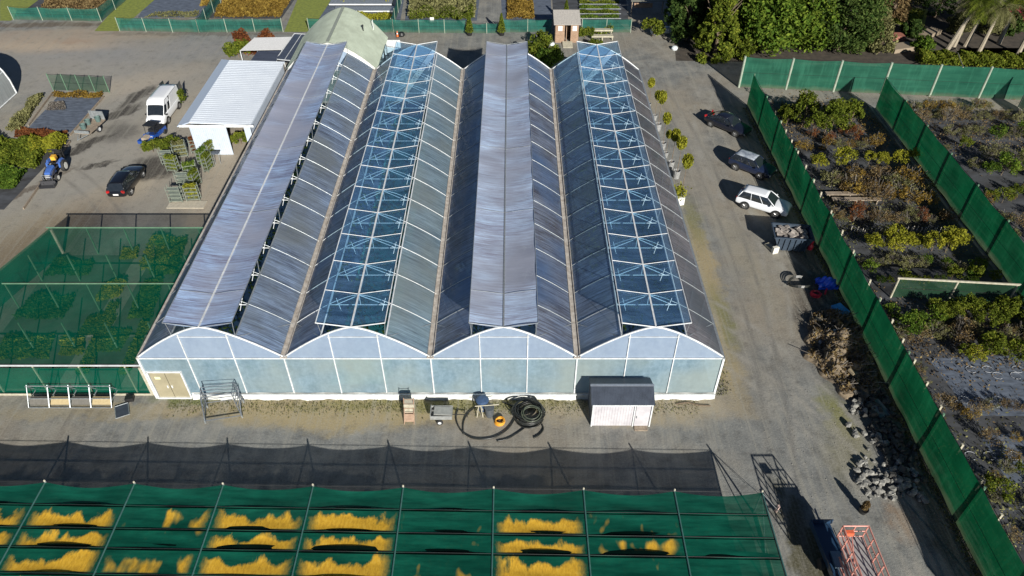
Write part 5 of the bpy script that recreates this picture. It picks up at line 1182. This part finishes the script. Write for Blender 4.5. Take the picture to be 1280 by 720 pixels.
# small protos for the plots
def proto(name, label, cat, h, rx, mt, n, leaf, clumps, pot=False, stem=.03, bare=False, seed=0):
    r = np.random.default_rng(seed); t = thing(name, (0, 0, 0), label, cat)
    b = MB(); b.path([(0, 0, 0), (.03, 0, h*.35), (0, .03, h*.75)], [stem, stem*.8, stem*.4], 5)
    limbs(r, h*.75, rx, 5, stem*1.3, b)
    if bare:
        for i in range(44):
            a = r.uniform(0, 6.28); q = rx*r.uniform(.3, 1); b.tube((q*.3*math.cos(a), q*.3*math.sin(a), h*r.uniform(.1, .5)), (q*math.cos(a), q*math.sin(a), h*r.uniform(.5, 1.1)), .012, 3, caps=False)
    b.build('stem', L_gry if bare else bark, t, local=True)
    MB().leaves(blob(r, n, h*.62, rx, rx, h*.42, clumps, rx*.38), leaf, r).build('foliage', mt, t, local=True)
    if pot: MB().lathe([(.15, 0), (.2, .3), (.17, .3), (.14, .25)], (0, 0, 0), 10).build('pot', blackp, t, local=True)
    return t
pr_y = [proto('shrub', 'x', 'shrub', 1.5, .75, L_yel, 1100, .07, 18, seed=k) for k in (1, 2)]
pr_g = [proto('shrub', 'x', 'shrub', 1.6, .8, L_mid, 1100, .075, 18, seed=k) for k in (3, 4)]
pr_d = [proto('shrub', 'x', 'shrub', 1.3, .8, L_grn, 1100, .07, 18, seed=k) for k in (5, 6)]
pr_b = [proto('shrub', 'x', 'shrub', 1.3, .85, L_brn, 650, .055, 18, bare=True, seed=k) for k in (7, 8)]
pr_o = [proto('shrub', 'x', 'shrub', 1.2, .7, L_org, 650, .055, 18, bare=True, seed=k) for k in (9, 10)]
pr_r = [proto('shrub', 'x', 'shrub', 1.4, .7, L_red, 650, .055, 18, bare=True, seed=k) for k in (11, 12)]
pr_q = [proto('shrub', 'x', 'shrub', 1.1, .75, L_dry, 650, .055, 18, bare=True, seed=k) for k in (13, 14)]
pr_t = [proto('young_tree', 'x', 'tree', 2.6, .9, L_mid, 1700, .09, 24, stem=.05, seed=k) for k in (15, 16)]
rp = random.Random(31)
def row(protos, x0, x1, y, n, sc, label, group, jy=.4, jx=.3):
    n = int(n*1.3)
    for i in range(n):
        x = x0+(x1-x0)*((i+.5)/n)+rp.uniform(-jx, jx)
        put(rp.choice(protos), USED, (x, y+rp.uniform(-jy, jy), 0), rp.uniform(0, 6.28), sc*1.08*rp.uniform(.6, 1.25), label, group)
FA, FB = 26.9, 37.0
def py2Y(py): return P(900, py).y
row(pr_t, FA+.6, 34.2, py2Y(163), 6, 1.05, 'taller leafy green tree in the loose group at the far end of the middle plot', 'green trees at the far end of the middle plot', 1.6)
row(pr_g+pr_q, FA, 31, py2Y(148), 5, 1.0, 'olive-green shrub in the farthest row of the plot between the windbreaks', 'farthest shrubs of the middle plot', .8)
row(pr_r+pr_o, 29, 35.5, py2Y(176), 6, .9, 'reddish brown shrub mixed among the green trees at the far end of the middle plot', 'reddish shrubs of the middle plot', 1.2)
row(pr_o+pr_q, FA, 36, py2Y(186), 7, .75, 'low orange-tinted shrub just behind the row of round yellow-green shrubs', 'low orange shrubs behind the yellow ones', .6)
for px, py, s in ((1020, 212, .75), (1051, 210, 1.0), (1085, 205, .6), (1100, 207, .65), (1122, 209, .8), (1141, 201, .6)):
    put(rp.choice(pr_y), USED, P(px, py), rp.uniform(0, 6), s*1.35, 'round bright yellow-green shrub in the single row across the middle plot', 'row of round yellow-green shrubs')
row(pr_b+pr_o+pr_q, FA+1.5, 36.5, py2Y(232), 9, 1.1, 'bare brown-orange shrub behind the timber benches of the middle plot', 'brown shrubs behind the benches', 1.0)
row(pr_b+pr_o+pr_q, 29.5, 36.8, py2Y(248), 9, 1.1, 'tall brown-orange shrub right of the timber benches of the middle plot', 'tall brown shrubs beside the benches', 1.1)
row(pr_b+pr_r+pr_q, FA+.3, 37, py2Y(275), 13, .85, 'rusty brown shrub in the long row above the white stakes of the middle plot', 'long row of rusty shrubs', .6)
row(pr_y, FA+1.6, 35.6, py2Y(312), 9, .95, 'yellow-green shrub in the staggered row just above the low net screen', 'yellow-green shrubs above the low screen', .9)
row(pr_d+pr_q, FA, 37.2, py2Y(335), 12, .7, 'small dark shrub directly behind the low net screen', 'small dark shrubs behind the low screen', .6)
row(pr_g+pr_d, FA+.5, 37, py2Y(352), 8, .6, 'small green shrub seen through the low net screen', 'small shrubs at the low screen', .3)
row(pr_g, FA+3.6, 37.2, py2Y(399), 10, .85, 'leafy yellow-green shrub in the big cluster in front of the low net screen', 'leafy cluster in front of the low screen', .9)
row(pr_q+pr_d, FA+.2, 31, py2Y(405), 5, .8, 'olive scrubby shrub left of the big leafy cluster near the windbreak', 'scrubby shrubs by the near windbreak', 1.0)
row(pr_q+pr_b, FA, 37, py2Y(423), 13, .8, 'bare greyish shrub in the row below the big leafy cluster', 'bare grey shrubs of the middle plot', .5)
row(pr_y+pr_g, FA+3.5, 37, py2Y(448), 7, .85, 'yellow-green shrub in the row at the upper edge of the blue-grey matting', 'shrubs along the blue-grey matting', .5)
row(pr_b+pr_o+pr_q, FA, 36, py2Y(520), 9, .7, 'sparse small shrub in the row between the two sheets of blue-grey matting', 'sparse shrubs between the mattings', .6)
row(pr_o+pr_b, 28.5, 37, py2Y(562), 8, .75, 'orange-leaved sparse shrub in the lower right corner bed', 'orange shrubs of the lower right bed', .9)
row(pr_q+pr_g+pr_o, 27, 36, py2Y(605), 9, .7, 'thin olive or orange shrub in the lowest bed at the right edge', 'thin shrubs of the lowest bed', 1.0)
row(pr_q+pr_b, 26.4, 34, py2Y(650), 8, .6, 'small scrubby shrub near the bottom right corner of the picture', 'scrubby shrubs at the bottom right corner', 1.2)
row(pr_q+pr_b, FA, 27.6, py2Y(470), 3, .6, 'dry weed clump between matting and windbreak', 'dry weed clumps by the windbreak', 1.5)
# beyond the second windbreak
row(pr_o+pr_q, 40, 50, py2Y(138), 12, .8, 'olive-yellow shrub in the first row beneath the cross windbreak at the right', 'first row beyond the second windbreak', .4)
row(pr_q+pr_b, 39.8, 56, py2Y(152), 15, .9, 'brownish shrub in the second row beyond the second windbreak', 'second row beyond the second windbreak', .8)
row(pr_q+pr_d, 43, 57, py2Y(170), 11, .9, 'dull olive shrub in the third row beyond the second windbreak', 'third row beyond the second windbreak', .8)
row(pr_g+pr_q, 39.6, 56, py2Y(192), 9, .9, 'sparse olive shrub in the fourth row beyond the second windbreak', 'fourth row beyond the second windbreak', 1.3)
row(pr_d+pr_q, 42.5, 52, py2Y(215), 8, 1.1, 'dark olive shrub at the right edge of the picture beyond the second windbreak', 'dark shrubs at the right edge', 1.2)
row(pr_o+pr_g, 40, 50, py2Y(248), 8, .85, 'orange-green shrub in the corner beyond the second windbreak', 'orange-green shrubs beyond the second windbreak', 1.5)
row(pr_q+pr_b, 40, 46, py2Y(290), 6, .8, 'scrubby shrub close behind the second windbreak near the right edge', 'scrub close behind the second windbreak', 2)
for k, (wy, x0, x1, lb_) in enumerate(((py2Y(150), 25.8, 37.4, 'far end of the middle plot'), (py2Y(275), 25.8, 37.4, 'middle plot under the rusty shrubs'), (py2Y(415), 25.8, 37.4, 'middle plot under the grey shrubs'), (py2Y(620), 25.8, 36, 'lowest bed at the right edge'), (py2Y(165), 38.6, 57, 'plot beyond the second windbreak'))):
    n_ = 2600; pts = np.stack([rg.uniform(x0, x1, n_), rg.normal(wy, 2.8, n_), rg.uniform(0, .22, n_)], 1)
    tag(MB().leaves(pts, .09, rg).build('weeds', L_dry if k % 2 else L_brn), 'low dry weeds scattered over the '+lb_, 'weeds', kind='stuff')
n_ = 6000; pts = np.stack([rg.normal(26.1, .3, n_), rg.uniform(16, 70, n_), rg.uniform(0, .2, n_)], 1)
tag(MB().leaves(pts, .08, rg).build('weeds', L_dry), 'strip of dry weeds along the plot side of the near windbreak', 'weeds', kind='stuff')
n_ = 5000; pts = np.stack([rg.normal(24.45, .16, n_), rg.uniform(16, 70, n_), rg.uniform(0, .12, n_)], 1)
tag(MB().leaves(pts, .06, rg).build('weeds', L_dry), 'thin line of grass along the driveway foot of the near windbreak', 'weeds', kind='stuff')
n_ = 3500; pts = np.stack([rg.uniform(-22, 12, n_), rg.normal(30.1, .35, n_), rg.uniform(0, .07, n_)], 1)
tag(MB().leaves(pts, .05, rg).build('weeds', L_dry), 'sparse dry grass on the tan strip before the greenhouse', 'grass', kind='stuff')
n_ = 2500; pts = np.stack([rg.normal(13.7, .3, n_), rg.uniform(31, 56, n_), rg.uniform(0, .1, n_)], 1)
tag(MB().leaves(pts, .06, rg).build('weeds', L_dry), 'dry grass along the right side wall of the greenhouse', 'grass', kind='stuff')
# timber stakes along the near windbreak and the row of white stakes
stp = tag(MB().box((0, 0, .5), (.13, .13, 1.0)).build('stake', palewood), 'x', 'stake')
for py in (150, 162, 173, 186, 200, 218, 236, 252, 275, 300, 325, 362, 385, 412, 436, 462, 490, 520, 568, 612, 655):
    put(stp, USED, (26.8, py2Y(py), 0), 0, 1, 'short pale timber stake in the line inside the near windbreak', 'timber stakes inside the near windbreak')
sw = tag(MB().box((0, 0, .3), (.05, .05, .6)).add([], []).build('cane', M('cane_pale', (.5, .47, .42), (.4, .36, .3))), 'x', 'cane')
for i in range(30): put(sw, USED, (FA+1.2+i*.27, py2Y(291)+rp.uniform(-.15, .15), 0), rp.uniform(0, 3), rp.uniform(.8, 1.1), 'thin whitish cane in the dense row under the rusty shrubs', 'row of whitish canes')
for k, (px, py) in enumerate(((1052, 247), (1060, 254))):
    q = P(px, py); t = thing('bench', q, ['farther', 'nearer'][k]+' of two low weathered timber benches in the middle plot', 'bench'); MB().box(q+Vector((.6, 0, .45)), (4.2, .5, .07)).build('top', wood, t)
    for u in (-1.2, .6, 2.4): MB().box(q+Vector((u, 0, .2)), (.1, .4, .4)).build('leg', wood, t)
# irrigation hoops lying on the matting
for i in range(12):
    q = P(1195+rp.uniform(0, 85), rp.choice([462, 470, 500, 505, 560, 570])); b = MB().path([(q.x+.35*math.cos(a_), q.y+.3*math.sin(a_), .04) for a_ in np.linspace(0, 5.2, 12)], .015, 4)
    tag(b.build('wire_ring', M('ring_pale', (.45, .47, .5))), 'thin pale wire ring lying on the blue-grey matting', 'ring', 'wire rings on the matting')

# potted standard trees along the right side of the greenhouse
pt_ = thing('potted_tree', (0, 0, 0), 'x', 'potted tree')
MB().lathe([(.26, 0), (.32, .5), (.28, .5), (.26, .4)], (0, 0, 0), 12).build('planter_bag', M('bag_pale', (.34, .34, .33), (.12, .12, .12)), pt_, local=True)
MB().path([(0, 0, .4), (.03, .02, 1.2), (0, 0, 2.1)], [.035, .03, .02], 6).build('trunk', bark, pt_, local=True)
r = np.random.default_rng(50); d = r.normal(size=(650, 3)); d /= np.linalg.norm(d, axis=1)[:, None]
MB().leaves(d*.42*r.uniform(.5, 1.05, (650, 1))+np.array([0, 0, 2.3]), .1, r).build('crown', L_yel, pt_, local=True)
lab = ['farthest small tree in a bag by the greenhouse side, thin and yellowish', 'second farthest bagged standard tree by the greenhouse side', 'third farthest bagged standard tree, tallest at the far end of the line', 'bagged standard tree in the middle of the line by the greenhouse side', 'yellowish bagged tree just nearer than the middle of the line', 'small bagged standard tree behind the two nearest ones', 'second nearest bagged standard tree beside the greenhouse', 'nearest tall bagged standard tree beside the greenhouse side wall']
for i, (px, py, s) in enumerate(((810, 136, .85), (818, 150, .8), (822, 163, 1.05), (828, 186, .95), (832, 196, .7), (838, 210, 1.0), (845, 222, 1.05), (851, 248, 1.1))):
    q = P(px, py); put(pt_, USED, (max(13.75, q.x), q.y, 0), i, (s*1.0, s*1.0, s*1.5), lab[i], 'bagged trees along the greenhouse side')
q = P(847, 254); q.x = max(13.9, q.x); t = thing('planter', q, 'white square planter bag with a small yellow-green bush, nearest in the bagged tree line', 'planter')
MB().box(q+Vector((0, 0, .4)), (.8, .8, .8), rz=.3).build('bag', M('bag_white', (.72, .72, .68), (.55, .55, .5)), t); MB().leaves(r.normal(size=(400, 3))*np.array([.3, .3, .25])+np.array([q.x-.1, q.y, 1.25]), .12, r).build('foliage', L_yel, t)
# shrub behind the greenhouse between the third and fourth roofs; others by the kiosk
big = proto('bush', 'x', 'bush', 2.4, 1.6, L_mid, 1800, .17, 30, stem=.07, seed=60)
for (px, py, s, lb_) in ((668, 80, 1.0, 'spreading yellow-green bush behind the greenhouse, left one of the pair'), (689, 84, .9, 'spreading yellow-green bush behind the greenhouse, right one of the pair'), (677, 62, .8, 'dark-shaded green bush left of the kiosk'), (732, 48, .55, 'small green bush touching the right wall of the kiosk'), (302, 181, .5, 'green bush beside the greenhouse wall near the white shed doorway'), (744, 60, .45, 'small brownish bush before the plant bench'), (299, 72, .8, 'olive bush at the left end of the creeper awning'),
        (816, 45, .8, 'small bush at the edge of the tree shade beyond the fourth roof'), (192, 190, .5, 'green bush between the blue trailer and the trolleys'), (215, 188, .55, 'yellowish bush at the far side of the trolley cluster'), (254, 180, .5, 'small green climber bush against the white shed wall')):
    put(big, USED, P(px, py), px, s, lb_); 
cf = thing('potted_conifer', (0, 0, 0), 'x', 'potted conifer'); MB().lathe([(.3, 0), (.4, .5), (.36, .5), (.3, .4)], (0, 0, 0), 12).build('pot', blackp, cf, local=True)
z = r.uniform(0, 1, 1500); a_ = r.uniform(0, 6.28, 1500); q_ = (.5*(1-z)+.06)*r.uniform(.5, 1, 1500)
MB().leaves(np.stack([q_*np.cos(a_), q_*np.sin(a_), .5+2.2*z], 1), .1, r).build('foliage', L_mid, cf, local=True)
put(cf, USED, P(587, 44), 0, 1, 'potted narrow conifer on the left of the far double gate'); put(cf, USED, P(627, 44), 0, 1, 'potted narrow conifer on the right of the far double gate'); put(cf, USED, P(707, 30), 0, 1.1, 'narrow conifer behind the kiosk')
for k, (px, py, s) in enumerate(((690, 57, .35), (819, 42, .7), (834, 40, .6), (843, 62, .4))):
    q = P(px, py); b = MB().lathe([(s*.8, 0), (s, s*.5), (s*.7, s), (s*.2, s*1.15)], q, 9); tag(b.build('bag', M('bag_bright', (.7, .74, .75), (.55, .6, .62))), ['white bag lying left of the kiosk', 'big pale bag in the tree shade, left of two', 'pale bag in the tree shade, right of two', 'small pale bag at the foot of the dark trees'][k], 'bag')

# big trees at the top right
def tree(px, py, h, rx, mt, label, seed, n=9000, leaf=.3, clumps=70, name='tree', cone=False, off=(0, 0)):
    r = np.random.default_rng(seed); q = P(px, py)+Vector((*off, 0)); t = thing(name, q, label, 'tree')
    b = MB(); b.path([(0, 0, 0), (.1, .05, h*.4), (0, .1, h*.85)], [.035*h, .025*h, .008*h], 8); limbs(r, h*.8, rx, 9, .03*h, b); b.build('trunk', bark, t, local=True)
    if cone:
        z = r.uniform(0, 1, clumps)**1.2; a = r.uniform(0, 6.28, clumps); rad = rx*(1-z)**.75*r.uniform(.65, 1.05, clumps)+.15
        C = np.stack([rad*np.cos(a), rad*np.sin(a), h*(.04+.96*z)], 1); k = r.integers(0, clumps, n); d = r.normal(size=(n, 3)); d /= np.linalg.norm(d, axis=1)[:, None]
        pts = C[k]+d*np.array([.55, .55, .75])*r.uniform(.3, 1, (n, 1))*rx*.32
    else: pts = blob(r, n, h*.5, rx, rx, h*.52, int(clumps*1.4), rx*.3, -.98); pts = pts[pts[:, 2] > .2]
    MB().leaves(pts, leaf, r, .2).build('crown', mt, t, local=True); return t
tree(893, 70, 8.5, 2.5, L_mid, 'conical bright yellow-green conifer standing left of the big rounded trees', 1, 12000, .2, 150, 'conifer', True)
tree(857, 50, 7, 2.6, L_drk, 'dark bushy tree at the left end of the tree belt', 2, 8000, .24, 60)
tree(876, 30, 9, 3.5, L_drk, 'tall dark tree behind the yellow-green conifer', 3, 8000, .3, 60)
tree(952, 60, 9, 4.2, L_grn, 'big rounded bright green leafy tree right of the conifer', 4, 18000, .24, 110)
tree(1003, 58, 9, 3.6, L_grn, 'big rounded green tree in the middle of the tree belt', 5, 15000, .22, 100)
tree(1046, 62, 9, 3.9, L_drk, 'big dark green dense tree with tiny pale leaves at the right of the tree belt', 6, 20000, .17, 120)
tree(1083, 58, 5, 1.9, L_dry, 'smaller olive-yellow tree at the right end of the tree belt', 7, 5000, .2, 50)
tree(920, 40, 10, 3.8, L_drk, 'dark tree deep behind the belt between conifer and rounded tree', 8, 8000, .3, 60)
tree(990, 20, 11, 4.5, L_drk, 'tall dark tree in the rear of the tree belt', 9, 8000, .34, 60)
tree(1110, -25, 8, 3.5, L_brn, 'brown-leaved tree at the top behind the shaded garden', 10, 6000, .26, 60)
tree(1165, -28, 10, 4, L_drk, 'dark spreading tree behind the lawn at the top right', 12, 8000, .3, 60)
tree(1275, -30, 10, 4, L_dry, 'olive tree at the top right corner behind the palms', 13, 8000, .3, 60)
tree(925, 72, 2.2, 1.5, L_mid, 'low bush at the foot of the conifer', 14, 2500, .18, 30, 'bush')
for k, (px, py, h, rx, mt, lb_) in enumerate(((1098, 66, 3.2, 1.5, L_dry, 'olive bush at the right foot of the tree belt beside the cross windbreak'), (1112, 28, 4.5, 1.8, L_brn, 'russet garden tree behind the reddish garden box'), (1138, 46, 2.0, 1.3, L_drk, 'low dark bush between the garden boxes'), (1168, 22, 5.5, 2.2, L_drk, 'dark garden tree at the right edge of the lawn'),
        (1152, 64, 1.6, 1.2, L_grn, 'small green bush at the left end of the clipped hedge'), (1232, 40, 3, 1.8, L_dry, 'olive undergrowth bush between the palms'), (1262, 44, 2.6, 1.7, L_drk, 'dark undergrowth bush behind the right palms'), (1196, 42, 2.4, 1.5, L_dry, 'dry bush behind the leaning palm'), (1130, 10, 6, 2.2, L_dry, 'olive garden tree behind the lawn at the top'))):
    tree(px, py, h, rx, mt, lb_, 40+k, 3500, .15, 40, 'garden_tree' if h > 2.9 else 'bush')
# palms
def palm(px, py, h, lean_, label, seed):
    r = random.Random(seed); q = P(px, py); t = thing('palm_tree', q, label, 'palm', None)
    top = Vector((lean_, .3, h)); MB().path([(0, 0, 0), (lean_*.4, .1, h*.5), top], [.28, .2, .17], 8).build('trunk', M('palm_trunk', (.38, .33, .25), (.22, .18, .13), .9, sc=5, stretch=(1, 1, 4)), t, local=True)
    b = MB()
    for i in range(46):
        a = r.uniform(0, 6.28); up = r.uniform(-.6, 1.0); L = r.uniform(2.0, 3.1); prev = top.copy(); d = Vector((math.cos(a), math.sin(a), up)).normalized(); side = Vector((-math.sin(a), math.cos(a), 0))
        for s in range(9):
            nx = prev+d*L/9; b.tube(prev, nx, .02, 3, caps=False); w_ = .6*math.sin(math.pi*(s+.8)/10)
            for k in (-1, 1):
                for hh in (0, .5):
                    p0 = prev.lerp(nx, hh); tip = p0+side*k*w_+d*.2+Vector((0, 0, -.28*w_-.05)); o = d*.06; b.add([p0, p0+o, tip], [(0, 1, 2)])
            prev = nx; d = (d+Vector((0, 0, -.17))).normalized()
    b.build('fronds', L_dry if seed % 2 else L_mid, t, local=True)
for i, (px, py, h, l, lb_) in enumerate(((1184, 62, 5.6, 1.8, 'leaning palm at the left end of the palm row'), (1192, 58, 5.2, .6, 'palm close behind the leaning one, second from left'), (1206, 58, 5.0, .9, 'third palm from the left in the row behind the hedge'), (1223, 66, 5.2, .6, 'palm with the brightest straight trunk in the middle of the row'), (1248, 55, 5.4, .2, 'palm to the right of the bright-trunked one'), (1272, 68, 5.6, .6, 'palm at the right edge of the picture'), (1205, 30, 6.5, 0, 'taller palm farther back at the top'), (1240, 25, 6.5, 0, 'far palm at the top right of the palm group'))):
    palm(px, py, h, l, lb_, i)
def hedge(x0, x1, py, w_, h, mt, label, n=9000):
    a = P(x0, py); b = P(x1, py+ (x1-x0)*.03); r = np.random.default_rng(int(x0)); u = r.uniform(0, 1, n)
    t = thing('hedge', a, label, 'hedge'); s = r.uniform(-1, 1, n); z = r.uniform(0, 1, n); sh_ = np.where(r.uniform(size=n) < .6, 1, z)
    hh = h*(.85+.15*np.sin(u*37)+.08*np.sin(u*91)); pts = np.stack([a.x+(b.x-a.x)*u, a.y+(b.y-a.y)*u+s*w_, hh*sh_*(1-.25*s*s)], 1)
    MB().leaves(pts, .16, r).build('foliage', mt, t); return t
hedge(1146, 1300, 78, 1.3, 1.3, L_mid, 'low clipped bright green hedge in front of the palms')
t = thing('gum_pole', P(1180, 62), 'slim pale guy pole leaning on the cross windbreak before the palms', 'pole'); MB().tube(P(1195, 60), P(1204, 84, 3.4), .05).build('pole', palewood, t)
for k, (px, py, w_, d_, mt) in enumerate(((1118, 48, 2.0, 1.3, M('garden_red', (.35, .14, .1))), (1125, 62, 3.0, 1.6, M('garden_tan', (.3, .24, .17))), (1160, 44, 3.2, 1.4, MC['garden_tan']), (1100, 40, 2.4, .8, MC['garden_tan']))):
    q = P(px, py); tag(MB().box(q+Vector((0, 0, .25)), (w_, d_, .5), rz=.3*k).build('planter_box', mt), ['reddish low garden box in the shade right of the tree belt', 'tan low garden box below the reddish one', 'tan garden bed edge right of the shaded garden', 'narrow tan garden box at the edge of the dark tree'][k], 'garden box')
q = P(1276, 36); tag(MB().leaves(rg.normal(size=(1500, 3))*np.array([.9, .7, .6])+np.array([q.x, q.y, 1.5]), .15, rg).build('flowering_bush', Mleaf('leaf_crimson', [(.08, .01, .02), (.25, .02, .05), (.4, .05, .1)])), 'crimson flowering bush at the right edge behind the palms', 'bush')
for p in protos+pr_y+pr_g+pr_d+pr_b+pr_o+pr_r+pr_q+pr_t+[pt_, big, cf, tro, stp, sw]:
    if p.name not in USED:
        for ch in list(p.children_recursive): bpy.data.objects.remove(ch)
        bpy.data.objects.remove(p)
